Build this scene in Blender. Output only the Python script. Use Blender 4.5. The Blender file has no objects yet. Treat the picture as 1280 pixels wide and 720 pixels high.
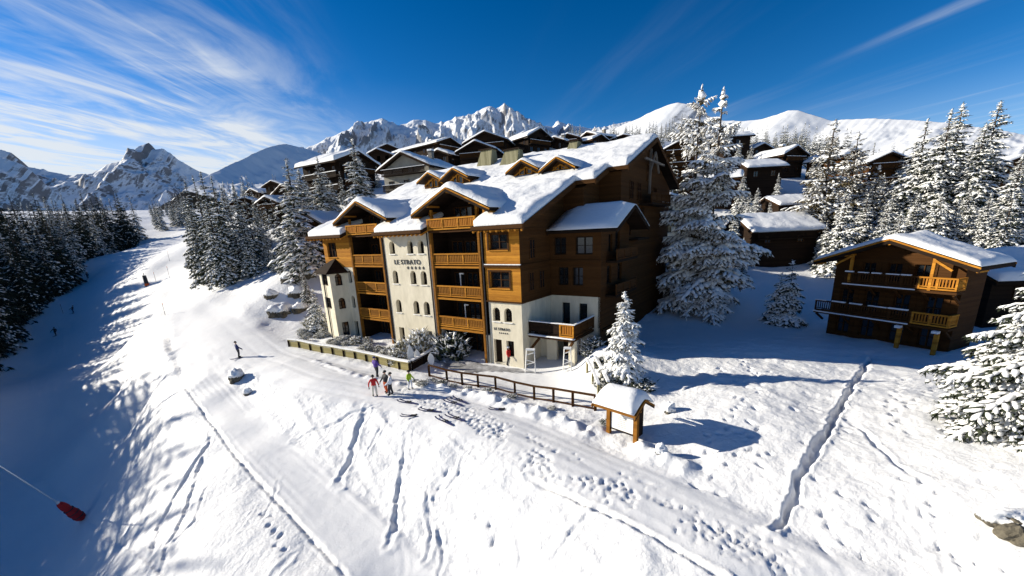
import bpy, bmesh, math, random
import numpy as np
from mathutils import Vector, Matrix
R_ = math.radians
scene = bpy.context.scene
col = scene.collection

# ------------------------------------------------------------------ camera
FPX, CX, CY, PITCH, ROLL = 504.0, 640.0, 424.0, R_(14.8), R_(-2.67)
CAM = np.array([0.0, 0.0, 11.5])
_F = np.array([0, math.cos(PITCH), -math.sin(PITCH)])
_X = np.array([1.0, 0, 0]); _Y = np.cross(_X, _F)
CR = math.cos(ROLL) * _X + math.sin(ROLL) * _Y
CU = -math.sin(ROLL) * _X + math.cos(ROLL) * _Y
cam = bpy.data.cameras.new('camera')
cam.sensor_width = 36.0
cam.lens = 36.0 * FPX / 1280.0
cam.shift_y = (CY - 360.0) / 1280.0
cam.clip_start = 0.5
cam.clip_end = 30000
camo = bpy.data.objects.new('camera', cam)
col.objects.link(camo)
camo.matrix_world = Matrix(((CR[0], CU[0], -_F[0], CAM[0]), (CR[1], CU[1], -_F[1], CAM[1]),
                            (CR[2], CU[2], -_F[2], CAM[2]), (0, 0, 0, 1)))
scene.camera = camo

# ------------------------------------------------------------------ sun, sky, exposure
SUN_EL = R_(20.0)
SUN_AZ = math.atan2(-0.975, 0.22)           # clockwise from +Y
SUND = np.array([math.sin(SUN_AZ) * math.cos(SUN_EL), math.cos(SUN_AZ) * math.cos(SUN_EL), math.sin(SUN_EL)])
sl = bpy.data.lights.new('sun', 'SUN')
sl.energy = 5.0; sl.angle = R_(0.5); sl.color = (1.0, 0.92, 0.77)
so = bpy.data.objects.new('sun', sl); col.objects.link(so)
so.location = (-60, 10, 60)
so.rotation_euler = Vector(SUND).to_track_quat('Z', 'Y').to_euler()
vs = scene.view_settings
vs.view_transform = 'Standard'; vs.look = 'None'; vs.gamma = 1.0; vs.use_curve_mapping = False
vs.exposure = 0.68
scene.cycles.max_bounces = 6
scene.cycles.diffuse_bounces = 3

w = bpy.data.worlds.new('World'); scene.world = w; w.use_nodes = True
nt = w.node_tree; nt.nodes.clear()
def N(t, **k):
    n = nt.nodes.new(t)
    for a, b in k.items():
        setattr(n, a, b)
    return n
def LK(a, b): nt.links.new(a, b)
def M(op, a, b=None, c=None, clamp=False):
    n = N('ShaderNodeMath', operation=op); n.use_clamp = clamp
    for i, v in enumerate((a, b, c)):
        if v is None: continue
        if hasattr(v, 'is_linked'): LK(v, n.inputs[i])
        else: n.inputs[i].default_value = v
    return n.outputs[0]
out = N('ShaderNodeOutputWorld'); bg = N('ShaderNodeBackground')
sky = N('ShaderNodeTexSky'); sky.sky_type = 'NISHITA'; sky.sun_disc = False
sky.sun_elevation = SUN_EL; sky.sun_rotation = SUN_AZ
sky.altitude = 1800; sky.air_density = 1.0; sky.dust_density = 0.4; sky.ozone_density = 3.0
hsv = N('ShaderNodeHueSaturation'); hsv.inputs['Saturation'].default_value = 1.22; hsv.inputs['Value'].default_value = 0.84
gm = N('ShaderNodeGamma'); gm.inputs[1].default_value = 1.32
LK(sky.outputs[0], gm.inputs[0]); LK(gm.outputs[0], hsv.inputs['Color'])
tc = N('ShaderNodeTexCoord'); sp = N('ShaderNodeSeparateXYZ'); LK(tc.outputs['Generated'], sp.inputs[0])
zz = M('MAXIMUM', M('SUBTRACT', sp.outputs[2], 0.05), 0.045)
px_ = M('DIVIDE', sp.outputs[0], zz); py_ = M('DIVIDE', sp.outputs[1], zz)
# cirrus streaks run along one bearing on a flat cloud layer, so they fan out from the horizon
SB = R_(-6.0)
al = M('ADD', M('MULTIPLY', px_, math.sin(SB)), M('MULTIPLY', py_, math.cos(SB)))
ac = M('SUBTRACT', M('MULTIPLY', px_, math.cos(SB)), M('MULTIPLY', py_, math.sin(SB)))
def noise(sx, sy, detail, rough, dist, off=0.0):
    cb = N('ShaderNodeCombineXYZ')
    LK(M('MULTIPLY', al, sx), cb.inputs[0]); LK(M('MULTIPLY', ac, sy), cb.inputs[1]); cb.inputs[2].default_value = off
    n = N('ShaderNodeTexNoise'); n.inputs['Scale'].default_value = 1.0
    n.inputs['Detail'].default_value = detail; n.inputs['Roughness'].default_value = rough
    n.inputs['Distortion'].default_value = dist
    LK(cb.outputs[0], n.inputs['Vector'])
    return n.outputs[0]
def ramp(x, a, b):
    n = N('ShaderNodeMapRange'); n.interpolation_type = 'SMOOTHSTEP'
    n.inputs[1].default_value = a; n.inputs[2].default_value = b
    LK(x, n.inputs[0]); return n.outputs[0]
az = M('ARCTAN2', sp.outputs[0], sp.outputs[1])
left = ramp(az, -0.22, -0.62)
lowb = ramp(sp.outputs[2], 0.50, 0.10)
fluff = ramp(noise(0.55, 1.15, 9, 0.60, 0.8, 2.0), 0.40, 0.70)
fibre = ramp(noise(0.55, 4.2, 8, 0.62, 0.7, 5.0), 0.38, 0.74)
big = ramp(noise(0.30, 0.6, 3, 0.5, 0.5, 9.0), 0.42, 0.60)
bands = ramp(noise(0.16, 1.3, 6, 0.55, 0.5, 14.0), 0.48, 0.68)
side = ramp(M('ABSOLUTE', M('ADD', ac, 0.05)), 0.45, 1.25)
rise = ramp(sp.outputs[2], 0.60, 0.20)
c_left = M('MULTIPLY', M('MULTIPLY', left, side), M('ADD', M('MULTIPLY', fluff, 0.55), M('MULTIPLY', M('MULTIPLY', fibre, big), 0.65)))
c_left = M('MULTIPLY', c_left, M('ADD', M('MULTIPLY', rise, 0.9), 0.14))
c_right = M('MULTIPLY', M('MULTIPLY', bands, M('ADD', M('MULTIPLY', fibre, 0.6), 0.25)), M('MULTIPLY', side, M('ADD', M('MULTIPLY', ramp(sp.outputs[2], 0.26, 0.08), 0.50), 0.03)))
veil = M('MULTIPLY', M('MULTIPLY', ramp(az, 0.05, -0.58), ramp(sp.outputs[2], 0.32, 0.06)), M('ADD', M('MULTIPLY', fluff, 0.40), 0.58))
trail = M('MULTIPLY', M('MULTIPLY', ramp(M('ABSOLUTE', M('SUBTRACT', M('ADD', ac, M('MULTIPLY', al, 0.0)), 3.1)), 0.16, 0.0), M('ADD', M('MULTIPLY', fibre, .2), .08)), ramp(az, 0.55, 0.8))
low_haze = M('MULTIPLY', ramp(sp.outputs[2], 0.24, 0.04), 0.32)
veil = M('ADD', veil, low_haze)
cov = M('MINIMUM', M('ADD', M('ADD', M('ADD', c_left, c_right), veil), trail), 0.94)
mx = N('ShaderNodeMix', data_type='RGBA')
LK(cov, mx.inputs[0]); LK(hsv.outputs[0], mx.inputs[6]); mx.inputs[7].default_value = (8.6, 9.1, 9.6, 1)
LK(mx.outputs[2], bg.inputs[0]); bg.inputs[1].default_value = 0.057
LK(bg.outputs[0], out.inputs[0])

# ------------------------------------------------------------------ pixel helpers (find where things stand)
def ray(u, v): return _F + CR * (u - CX) / FPX - CU * (v - CY) / FPX
def at(u, v, D): return CAM + ray(u, v) * D
def onz(u, v, z):
    d = ray(u, v); return CAM + d * ((z - CAM[2]) / d[2])
def proj(P):
    d = np.asarray(P, float) - CAM; k = d @ _F
    return CX + FPX * (d @ CR) / k, CY - FPX * (d @ CU) / k, k

# ------------------------------------------------------------------ noise
def _hash(ix, iy, s):
    h = (ix.astype(np.int64) * 374761393 + iy.astype(np.int64) * 668265263 + s * 974634761) & 0x7fffffff
    h = ((h ^ (h >> 13)) * 1274126177) & 0x7fffffff
    h = h ^ (h >> 16)
    return (h & 0xffff) / 65535.0
def vnoise(x, y, s=0):
    x = np.asarray(x, float); y = np.asarray(y, float)
    ix = np.floor(x); iy = np.floor(y); fx = x - ix; fy = y - iy
    fx = fx * fx * fx * (fx * (fx * 6 - 15) + 10); fy = fy * fy * fy * (fy * (fy * 6 - 15) + 10)
    a = _hash(ix, iy, s); b = _hash(ix + 1, iy, s); c = _hash(ix, iy + 1, s); d = _hash(ix + 1, iy + 1, s)
    return (a + (b - a) * fx) * (1 - fy) + (c + (d - c) * fx) * fy
def fbm(x, y, o=4, s=0, g=0.5):
    t = 0; a = 1; n = 0
    for i in range(o):
        t = t + a * (vnoise(x * 2 ** i + 17 * i, y * 2 ** i - 9 * i, s + i) - 0.5); n += a; a *= g
    return t / n * 2
def ridged(x, y, o=5, s=0, g=0.5):
    t = 0; a = 1; n = 0
    for i in range(o):
        v = 1 - np.abs(2 * vnoise(x * 2 ** i + 31 * i, y * 2 ** i + 7 * i, s + i) - 1)
        t = t + a * v * v; n += a; a *= g
    return t / n
def sstep(x, a, b):
    t = np.clip((x - a) / (b - a), 0, 1); return t * t * (3 - 2 * t)

# ------------------------------------------------------------------ materials
def mat(name, color=(0.5, 0.5, 0.5), rough=0.7, metal=0.0, var=0.0, vscale=4.0, bump=0.0, bscale=20.0, stretch=None, color2=None, spec=0.4):
    m = bpy.data.materials.new(name); m.use_nodes = True
    t = m.node_tree; b = t.nodes['Principled BSDF']
    b.inputs['Roughness'].default_value = rough; b.inputs['Metallic'].default_value = metal
    b.inputs['Specular IOR Level'].default_value = spec
    b.inputs['Base Color'].default_value = (*color, 1)
    c = t.nodes.new('ShaderNodeTexCoord'); mp = t.nodes.new('ShaderNodeMapping')
    t.links.new(c.outputs['Object'], mp.inputs[0])
    if stretch: mp.inputs['Scale'].default_value = stretch
    if var or color2:
        n = t.nodes.new('ShaderNodeTexNoise'); n.inputs['Scale'].default_value = vscale; n.inputs['Detail'].default_value = 6
        n.inputs['Roughness'].default_value = 0.65
        t.links.new(mp.outputs[0], n.inputs['Vector'])
        r = t.nodes.new('ShaderNodeMapRange'); r.inputs[1].default_value = 0.32; r.inputs[2].default_value = 0.68
        t.links.new(n.outputs[0], r.inputs[0])
        x = t.nodes.new('ShaderNodeMix'); x.data_type = 'RGBA'
        c2 = color2 or tuple(v * (1 + var) for v in color)
        c1 = color if color2 else tuple(v * (1 - var) for v in color)
        x.inputs[6].default_value = (*c1, 1); x.inputs[7].default_value = (*c2, 1)
        t.links.new(r.outputs[0], x.inputs[0]); t.links.new(x.outputs[2], b.inputs['Base Color'])
    if bump:
        n2 = t.nodes.new('ShaderNodeTexNoise'); n2.inputs['Scale'].default_value = bscale; n2.inputs['Detail'].default_value = 5
        t.links.new(mp.outputs[0], n2.inputs['Vector'])
        bp = t.nodes.new('ShaderNodeBump'); bp.inputs['Strength'].default_value = bump; bp.inputs['Distance'].default_value = 0.1
        t.links.new(n2.outputs[0], bp.inputs['Height']); t.links.new(bp.outputs[0], b.inputs['Normal'])
    return m
def plank_mat(name, c1, c2, axis='Z', width=0.22, rough=0.85):
    m = mat(name, c1, rough, spec=0.08)
    t = m.node_tree; b = t.nodes['Principled BSDF']
    co = [n for n in t.nodes if n.type == 'TEX_COORD'][0]
    s = t.nodes.new('ShaderNodeSeparateXYZ'); t.links.new(co.outputs['Object'], s.inputs[0])
    def mm(op, a, bb=None):
        n = t.nodes.new('ShaderNodeMath'); n.operation = op
        for i, v in enumerate((a, bb)):
            if v is None: continue
            if hasattr(v, 'is_linked'): t.links.new(v, n.inputs[i])
            else: n.inputs[i].default_value = v
        return n.outputs[0]
    src = s.outputs[2] if axis == 'Z' else mm('ADD', s.outputs[0], s.outputs[1])
    q = mm('DIVIDE', src, width); fl = mm('FLOOR', q); fr = mm('SUBTRACT', q, fl)
    wn = t.nodes.new('ShaderNodeTexWhiteNoise'); wn.noise_dimensions = '1D'; t.links.new(fl, wn.inputs['W'])
    n = t.nodes.new('ShaderNodeTexNoise'); n.inputs['Scale'].default_value = 1.0; n.inputs['Detail'].default_value = 6
    mp = t.nodes.new('ShaderNodeMapping'); mp.inputs['Scale'].default_value = (1.2, 1.2, 14) if axis == 'Z' else (14, 14, 1.2)
    t.links.new(co.outputs['Object'], mp.inputs[0]); t.links.new(mp.outputs[0], n.inputs['Vector'])
    f = mm('ADD', mm('MULTIPLY', wn.outputs[0], 0.45), mm('MULTIPLY', n.outputs[0], 0.6))
    x = t.nodes.new('ShaderNodeMix'); x.data_type = 'RGBA'
    x.inputs[6].default_value = (*c1, 1); x.inputs[7].default_value = (*c2, 1)
    t.links.new(f, x.inputs[0]); t.links.new(x.outputs[2], b.inputs['Base Color'])
    gap = t.nodes.new('ShaderNodeMapRange'); gap.inputs[1].default_value = 0.0; gap.inputs[2].default_value = 0.1
    t.links.new(mm('MINIMUM', fr, mm('SUBTRACT', 1.0, fr)), gap.inputs[0])
    bp = t.nodes.new('ShaderNodeBump'); bp.inputs['Strength'].default_value = 0.8; bp.inputs['Distance'].default_value = 0.02
    t.links.new(gap.outputs[0], bp.inputs['Height']); t.links.new(bp.outputs[0], b.inputs['Normal'])
    return m
MT = {}
MT['snow'] = mat('snow', (0.82, 0.83, 0.84), 0.6, bump=0.5, bscale=3.2, spec=0.2)
MT['treesnow'] = mat('tree_snow', (0.88, 0.88, 0.87), 0.6, spec=0.2)
MT['needle'] = mat('needles', (0.022, 0.030, 0.018), 0.8, color2=(0.055, 0.065, 0.040), vscale=1.5, spec=0.1)
MT['needle_far'] = mat('needles_dark', (0.016, 0.024, 0.018), 0.85, color2=(0.035, 0.045, 0.032), vscale=1.0, spec=0.1)
MT['larch'] = mat('larch_twigs', (0.07, 0.055, 0.03), 0.8, color2=(0.13, 0.105, 0.055), vscale=1.5, spec=0.1)
MT['bark'] = mat('bark', (0.06, 0.045, 0.035), 0.9, var=0.4, vscale=6, bump=0.6, bscale=14, stretch=(1, 1, 0.25))
MT['wood'] = plank_mat('honey_larch_boards', (0.17, 0.055, 0.008), (0.66, 0.30, 0.040))
MT['woodv'] = plank_mat('honey_larch_uprights', (0.24, 0.085, 0.012), (0.46, 0.19, 0.03), 'XY', 0.16)
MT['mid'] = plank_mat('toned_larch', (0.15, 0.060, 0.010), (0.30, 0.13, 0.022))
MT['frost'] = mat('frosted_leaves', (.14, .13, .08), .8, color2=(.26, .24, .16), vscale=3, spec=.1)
MT['brown'] = plank_mat('brown_boards', (0.040, 0.017, 0.006), (0.085, 0.038, 0.012))  # brown timber, also the hotel's shaded side with its shade in the colour
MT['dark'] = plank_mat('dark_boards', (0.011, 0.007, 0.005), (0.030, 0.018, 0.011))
MT['grey'] = plank_mat('weathered_boards', (0.12, 0.10, 0.085), (0.24, 0.21, 0.18), 'XY', 0.2)
MT['shingle'] = plank_mat('mossy_shingles', (0.11, 0.105, 0.055), (0.30, 0.28, 0.18), 'XY', 0.34)
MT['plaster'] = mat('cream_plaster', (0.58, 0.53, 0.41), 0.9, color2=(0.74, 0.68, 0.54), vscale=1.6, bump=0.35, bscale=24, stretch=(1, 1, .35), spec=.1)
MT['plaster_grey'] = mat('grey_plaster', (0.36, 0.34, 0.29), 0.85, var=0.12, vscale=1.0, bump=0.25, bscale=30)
MT['concrete'] = mat('concrete', (0.30, 0.30, 0.31), 0.85, var=0.15, vscale=1.5, bump=0.2)
MT['glass'] = mat('window_glass', (0.012, 0.015, 0.018), 0.08, spec=0.6)
MT['metal'] = mat('dark_metal', (0.05, 0.05, 0.055), 0.45, metal=0.7)
MT['steel'] = mat('pale_steel', (0.62, 0.63, 0.65), 0.4, metal=0.6)
MT['white'] = mat('white_paint', (0.78, 0.77, 0.74), 0.6, var=0.04)
MT['black'] = mat('black_paint', (0.015, 0.015, 0.016), 0.5)
MT['ink'] = mat('grey_ink', (0.16, 0.16, 0.17), 0.7)
MT['lamp'] = mat('lantern_glass', (0.7, 0.66, 0.5), 0.3)
MT['red'] = mat('red_cloth', (0.50, 0.012, 0.012), 0.7, var=0.15, vscale=9, bump=0.3)
MT['skin'] = mat('skin', (0.52, 0.30, 0.21), 0.6)
MT['rock'] = mat('rock', (0.045, 0.04, 0.03), 0.9, color2=(0.16, 0.14, 0.10), vscale=2.2, bump=0.8, bscale=5)
MT['stonework'] = mat('stone', (0.22, 0.20, 0.17), 0.9, var=0.3, vscale=3, bump=0.6, bscale=6)

# ------------------------------------------------------------------ mesh builder
SPLIT = {'verge_board', 'eave_board', 'barge_board', 'barge_shade_board', 'plaster_pillar', 'balcony_floor', 'snow_ledge', 'gable_post', 'loggia_post', 'floor_band', 'loggia_side', 'window_surround', 'bracket', 'panel_frame', 'dormer_trim', 'post', 'gable_cheek', 'purlin_ends', 'shutter', 'binding'}
class MB:
    def __init__(s): s.v = []; s.f = []; s.m = []
    def add(s, vs, fs, m=0):
        o = len(s.v); s.v.extend([tuple(map(float, p)) for p in vs])
        for f in fs: s.f.append(tuple(i + o for i in f)); s.m.append(m)
        return s
    def box(s, x0, x1, y0, y1, z0, z1, m=0):
        return s.add([(x0, y0, z0), (x1, y0, z0), (x1, y1, z0), (x0, y1, z0), (x0, y0, z1), (x1, y0, z1), (x1, y1, z1), (x0, y1, z1)],
                     [(0, 3, 2, 1), (4, 5, 6, 7), (0, 1, 5, 4), (1, 2, 6, 5), (2, 3, 7, 6), (3, 0, 4, 7)], m)
    def extr(s, poly, d, m=0):       # poly: 3D points of a planar face, d: extrusion vector
        n = len(poly); d = Vector(d); a = [Vector(p) for p in poly]; b = [p + d for p in a]
        nrm = Vector((0, 0, 0))
        for i in range(n): nrm += a[i].cross(a[(i + 1) % n])
        fl = nrm.dot(d) > 0
        f = [tuple(range(n)) if not fl else tuple(range(n - 1, -1, -1)), tuple(range(2 * n - 1, n - 1, -1)) if not fl else tuple(range(n, 2 * n))]
        for i in range(n):
            j = (i + 1) % n
            f.append((i, i + n, j + n, j) if not fl else (i, j, j + n, i + n))
        return s.add(a + b, f, m)
    def beam(s, p, q, w, h=None, m=0, up=(0, 0, 1)):
        h = h or w; p = Vector(p); q = Vector(q); d = (q - p).normalized(); u = Vector(up)
        sd = d.cross(u)
        if sd.length < 1e-4: sd = d.cross(Vector((1, 0, 0)))
        sd.normalize(); u = sd.cross(d)
        c = [(-w / 2, -h / 2), (w / 2, -h / 2), (w / 2, h / 2), (-w / 2, h / 2)]
        vs = [p + sd * a + u * b for a, b in c] + [q + sd * a + u * b for a, b in c]
        return s.add(vs, [(3, 2, 1, 0), (4, 5, 6, 7), (0, 1, 5, 4), (1, 2, 6, 5), (2, 3, 7, 6), (3, 0, 4, 7)], m)
    def tube(s, pts, rad, n=8, m=0):
        pts = [Vector(p) for p in pts]
        if not hasattr(rad, '__len__'): rad = [rad] * len(pts)
        vs = []
        for i, p in enumerate(pts):
            d = (pts[min(i + 1, len(pts) - 1)] - pts[max(i - 1, 0)]).normalized()
            a = d.cross(Vector((0, 0, 1)))
            if a.length < 1e-3: a = d.cross(Vector((1, 0, 0)))
            a.normalize(); b = d.cross(a)
            for k in range(n):
                t = 2 * math.pi * k / n; vs.append(p + (a * math.cos(t) + b * math.sin(t)) * rad[i])
        fs = []
        for i in range(len(pts) - 1):
            for k in range(n):
                k2 = (k + 1) % n; fs.append((i * n + k, i * n + k2, (i + 1) * n + k2, (i + 1) * n + k))
        fs.append(tuple(range(n - 1, -1, -1))); fs.append(tuple(range((len(pts) - 1) * n, len(pts) * n)))
        return s.add(vs, fs, m)
    def build(s, name, mats, parent=None, smooth=False):
        if name in SPLIT:
            root = list(range(len(s.v)))
            def fd(i):
                while root[i] != i: root[i] = root[root[i]]; i = root[i]
                return i
            for f in s.f:
                for i in f[1:]: root[fd(i)] = fd(f[0])
            gr = {}
            for k, f in enumerate(s.f): gr.setdefault(fd(f[0]), []).append(k)
            if len(gr) > 1:
                for ks in gr.values():
                    q = MB(); ids = sorted({i for k in ks for i in s.f[k]}); mp = {i: j for j, i in enumerate(ids)}
                    q.v = [s.v[i] for i in ids]; q.f = [tuple(mp[i] for i in s.f[k]) for k in ks]; q.m = [s.m[k] for k in ks]
                    o = q._make(name, mats, parent, smooth)
                return o
        return s._make(name, mats, parent, smooth)
    def _make(s, name, mats, parent=None, smooth=False):
        me = bpy.data.meshes.new(name); me.from_pydata(s.v, [], s.f)
        if not isinstance(mats, (list, tuple)): mats = [mats]
        for q in mats: me.materials.append(MT[q] if isinstance(q, str) else q)
        me.polygons.foreach_set('material_index', s.m)
        if smooth: me.polygons.foreach_set('use_smooth', [True] * len(s.f))
        me.update()
        return link(name, me, parent)
def link(name, me, parent=None):
    o = bpy.data.objects.new(name, me); col.objects.link(o)
    if parent is not None: o.parent = parent
    return o
def npmesh(name, V, F, mats, mi=None, smooth=True):
    """V (n,3), F (m,k) with one k"""
    me = bpy.data.meshes.new(name); n, k = F.shape
    me.vertices.add(len(V)); me.vertices.foreach_set('co', np.asarray(V, np.float32).ravel())
    me.loops.add(n * k); me.loops.foreach_set('vertex_index', F.astype(np.int32).ravel())
    me.polygons.add(n); me.polygons.foreach_set('loop_start', np.arange(0, n * k, k, dtype=np.int32))
    me.polygons.foreach_set('loop_total', np.full(n, k, np.int32))
    for q in mats: me.materials.append(MT[q] if isinstance(q, str) else q)
    if mi is not None: me.polygons.foreach_set('material_index', np.asarray(mi, np.int32))
    me.polygons.foreach_set('use_smooth', np.full(n, smooth))
    me.update(calc_edges=True); me.validate()
    return me
def tag(o, label=None, cat=None, group=None, kind=None):
    if label: o['label'] = label
    if cat: o['category'] = cat
    if group: o['group'] = group
    if kind: o['kind'] = kind
    return o
def thing(name, label, cat, loc=(0, 0, 0), rz=0.0, group=None):
    o = bpy.data.objects.new(name, None); col.objects.link(o)
    o.location = loc; o.rotation_euler = (0, 0, rz); o.empty_display_size = 0.3
    return tag(o, label, cat, group)
def copy_tree(o, parent=None):
    c = o.copy(); col.objects.link(c)
    if parent is not None: c.parent = parent
    for ch in list(o.children): copy_tree(ch, c)
    return c

# ------------------------------------------------------------------ terrain heights
CP = []
def cp(u, v, D=None, z=None): CP.append(at(u, v, D) if D else onz(u, v, z))
def cw(x, y, z): CP.append(np.array([x, y, z], float))
ROAD_LOW = [(220, 372, 2), (236, 395, 1.4), (262, 420, .6), (300, 455, 0), (370, 490, 0), (480, 510, 0), (620, 562, 0), (740, 630, -.2), (910, 722, -.3)]
ROAD_UP = [(300, 395, 2), (360, 436, .3), (450, 460, 0.05), (540, 475, 0), (690, 535, 0), (830, 592, 0), (1000, 670, 0), (1110, 722, 0)]
CAT_L = [(205, 385, 2), (206, 400, 1.2), (208, 420, .2), (230, 480, -1), (300, 575, -2.4), (365, 645, -3), (435, 722, -3.5)]
CAT_R = [(240, 400, 1), (262, 437, .1), (285, 472, -.7), (340, 532, -1.7), (440, 612, -2.6), (560, 722, -3.3)]
def dens(L, n):
    P = [onz(*q) for q in L]; out = []
    for a, b in zip(P[:-1], P[1:]):
        for k in range(n): out.append(a + (b - a) * k / n)
    return out + [P[-1]]
RL, RU, KL, KR = dens(ROAD_LOW, 3), dens(ROAD_UP, 3), dens(CAT_L, 3), dens(CAT_R, 3)
for L in (RL, RU, KL, KR): CP += L
# piste and its foot
for q in [(187, 362, 90), (182, 385, 82), (178, 420, 69), (166, 470, 56), (168, 530, 44), (150, 600, 36), (130, 660, 31), (110, 722, 28),
          (150, 330, 120), (120, 360, 108), (70, 418, 90), (30, 450, 79), (0, 480, 71), (110, 450, 72), (60, 520, 56), (100, 560, 45), (0, 600, 45), (0, 722, 33), (50, 722, 31),
          (190, 330, 100), (205, 300, 142), (230, 300, 145), (200, 316, 120), (215, 335, 98), (222, 352, 86),
          (180, 305, 165), (140, 320, 150), (80, 360, 115), (30, 410, 92), (0, 440, 82)]: cp(*q)
cw(-112, 60, 2); cw(-140, 110, 9); cw(-105, 25, 4); cw(-80, 0, -3); cw(-84, 45, -5); cw(-68, 22, -7); cw(-45, 0, -13); cw(-20, 5, -9); cw(-200, 60, 12); cw(-220, 150, 24); cw(-200, 240, 30)
cw(0, 5, -5); cw(10, 3, -2.5); cw(20, 3, 0); cw(-2, 9, -5); cw(-8, 11, -5)
# bank left of the hotel and the hillside behind
for q in [(250, 372, 66), (300, 380, 60), (350, 350, 62), (400, 325, 66), (345, 330, 76), (300, 345, 82), (270, 350, 76), (250, 340, 86), (375, 300, 84), (330, 410, 53), (280, 395, 58), (240, 300, 140), (300, 262, 150)]: cp(*q)
for x, y, z in [(.9, 33.3, 0), (-10, 40.5, 0.0), (-20, 47.5, 0.2), (-23, 52, .8), (-4, 31, 0), (4, 29.5, 0), (8, 38, .6), (14, 45, .8), (11, 55, 4), (-8, 58, 6), (20, 52, 1.2), (28, 58, 3.5)]: cw(x, y, z)
for q in [(480, 262, 78), (440, 255, 84), (520, 240, 90), (560, 205, 110), (620, 196, 112), (700, 182, 120), (780, 185, 125), (430, 225, 115), (350, 245, 130), (700, 170, 170), (800, 172, 170), (480, 205, 150),
          (860, 205, 105), (900, 190, 150), (1000, 190, 165), (955, 240, 92), (990, 240, 90), (985, 275, 76), (985, 322, 66), (1060, 290, 68), (1100, 260, 80), (1180, 300, 58), (1250, 290, 56), (1250, 230, 110), (1100, 215, 130), (880, 240, 95)]: cp(*q)
# yard right of the hotel, knoll, right slope
for u, v, z in [(800, 378, 1), (900, 400, .3), (1000, 405, .2), (870, 415, .3), (830, 470, 1.0), (900, 438, 1.3), (960, 438, 1.4), (1030, 436, 1.2), (1090, 443, .8), (1200, 447, .8), (1250, 450, 1.0),
                (760, 455, 1.3), (790, 490, .5), (760, 490, .6), (800, 540, .25), (900, 560, .6), (960, 520, 1.1), (1060, 540, 1.1), (1080, 640, .7), (1200, 560, 1.6), (1270, 600, 1.9), (1275, 690, 1.2), (1180, 680, .6)]: cp(u, v, z=z)
cw(37, 33, .4); cw(34, 42, .4); cw(48, 42, .8); cw(50, 32, 1); cw(45, 20, 2); cw(30, 10, 2.5); cw(70, 30, 4); cw(80, 60, 9)
cw(150, 60, 13); cw(150, 150, 27); cw(250, 100, 20); cw(60, 260, 60); cw(-60, 260, 46); cw(200, 280, 44); cw(-150, 300, 35); cw(400, 100, 25); cw(400, 500, 50); cw(0, 500, 60)
CP = np.array(CP)
# thin plate spline with a little smoothing
def _phi(r2): return np.where(r2 > 1e-9, 0.5 * r2 * np.log(np.maximum(r2, 1e-9)), 0.0)
_S = 50.0
_p = CP[:, :2] / _S
_n = len(_p)
_K = _phi(((_p[:, None] - _p[None]) ** 2).sum(-1)) + np.eye(_n) * 2e-4
_A = np.zeros((_n + 3, _n + 3)); _A[:_n, :_n] = _K; _A[:_n, _n] = 1; _A[:_n, _n + 1:] = _p; _A[_n:, :_n] = _A[:_n, _n:].T
_W = np.linalg.solve(_A, np.concatenate([CP[:, 2], np.zeros(3)]))
def base_z(x, y):
    x = np.atleast_1d(np.asarray(x, float)); y = np.atleast_1d(np.asarray(y, float))
    sh = x.shape; q = np.stack([x.ravel(), y.ravel()], 1) / _S; o = np.empty(len(q))
    for i in range(0, len(q), 20000):
        c = q[i:i + 20000]
        o[i:i + 20000] = _phi(((c[:, None] - _p[None]) ** 2).sum(-1)) @ _W[:_n] + _W[_n] + c @ _W[_n + 1:]
    return o.reshape(sh)
def gz(x, y): return float(base_z([x], [y])[0])
def gp(u, v):
    """ground point seen at a pixel"""
    d = ray(u, v); ts = np.linspace(6, 300, 900); P = CAM + d[None] * ts[:, None]
    h = P[:, 2] - base_z(P[:, 0], P[:, 1]); k = int(np.argmax(h < 0))
    a, b = ts[max(k - 1, 0)], ts[k]
    for _ in range(12):
        m = (a + b) / 2; p = CAM + d * m
        if p[2] > gz(p[0], p[1]): a = m
        else: b = m
    p = CAM + d * b; p[2] = gz(p[0], p[1]); return p
# ------------------------------------------------------------------ ground sheet
def seg_dist(X, Y, poly):
    """distance to a polyline, arc length and signed side"""
    best = np.full(X.shape, 1e9); arc = np.zeros(X.shape); side = np.zeros(X.shape); acc = 0
    for a, b in zip(poly[:-1], poly[1:]):
        dx, dy = b[0] - a[0], b[1] - a[1]; L = math.hypot(dx, dy)
        if L < 1e-6: continue
        t = np.clip(((X - a[0]) * dx + (Y - a[1]) * dy) / L ** 2, 0, 1)
        ex = X - a[0] - t * dx; ey = Y - a[1] - t * dy; d = np.hypot(ex, ey)
        m = d < best; best = np.where(m, d, best); arc = np.where(m, acc + t * L, arc)
        side = np.where(m, np.sign(dx * ey - dy * ex), side); acc += L
    return best, arc, side
def inside(X, Y, poly):
    r = np.zeros(X.shape, bool); n = len(poly)
    for i in range(n):
        x0, y0 = poly[i][:2]; x1, y1 = poly[(i + 1) % n][:2]
        c = ((y0 > Y) != (y1 > Y)) & (X < (x1 - x0) * (Y - y0) / (y1 - y0 + 1e-12) + x0); r ^= c
    return r
def spaced(lo, f0, f1, hi, fine, g):
    a = list(np.arange(f0, f1, fine)); s = fine
    while a[-1] < hi: s = min(s * g, 25); a.append(a[-1] + s)
    s = fine; b = []; x = f0
    while x > lo: s = min(s * g, 25); x -= s; b.append(x)
    return np.array(b[::-1] + a)
gx = spaced(-700, -27, 20, 700, 0.085, 1.02)
gy = spaced(-60, 8.5, 34, 800, 0.085, 1.016)
GX, GY = np.meshgrid(gx, gy)
GZ = base_z(GX, GY)
XY = lambda L: [(p[0], p[1]) for p in L]
road_poly = XY(RL) + XY(RU)[::-1]
cat_poly = XY(KL) + XY(KR)[::-1]
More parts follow.
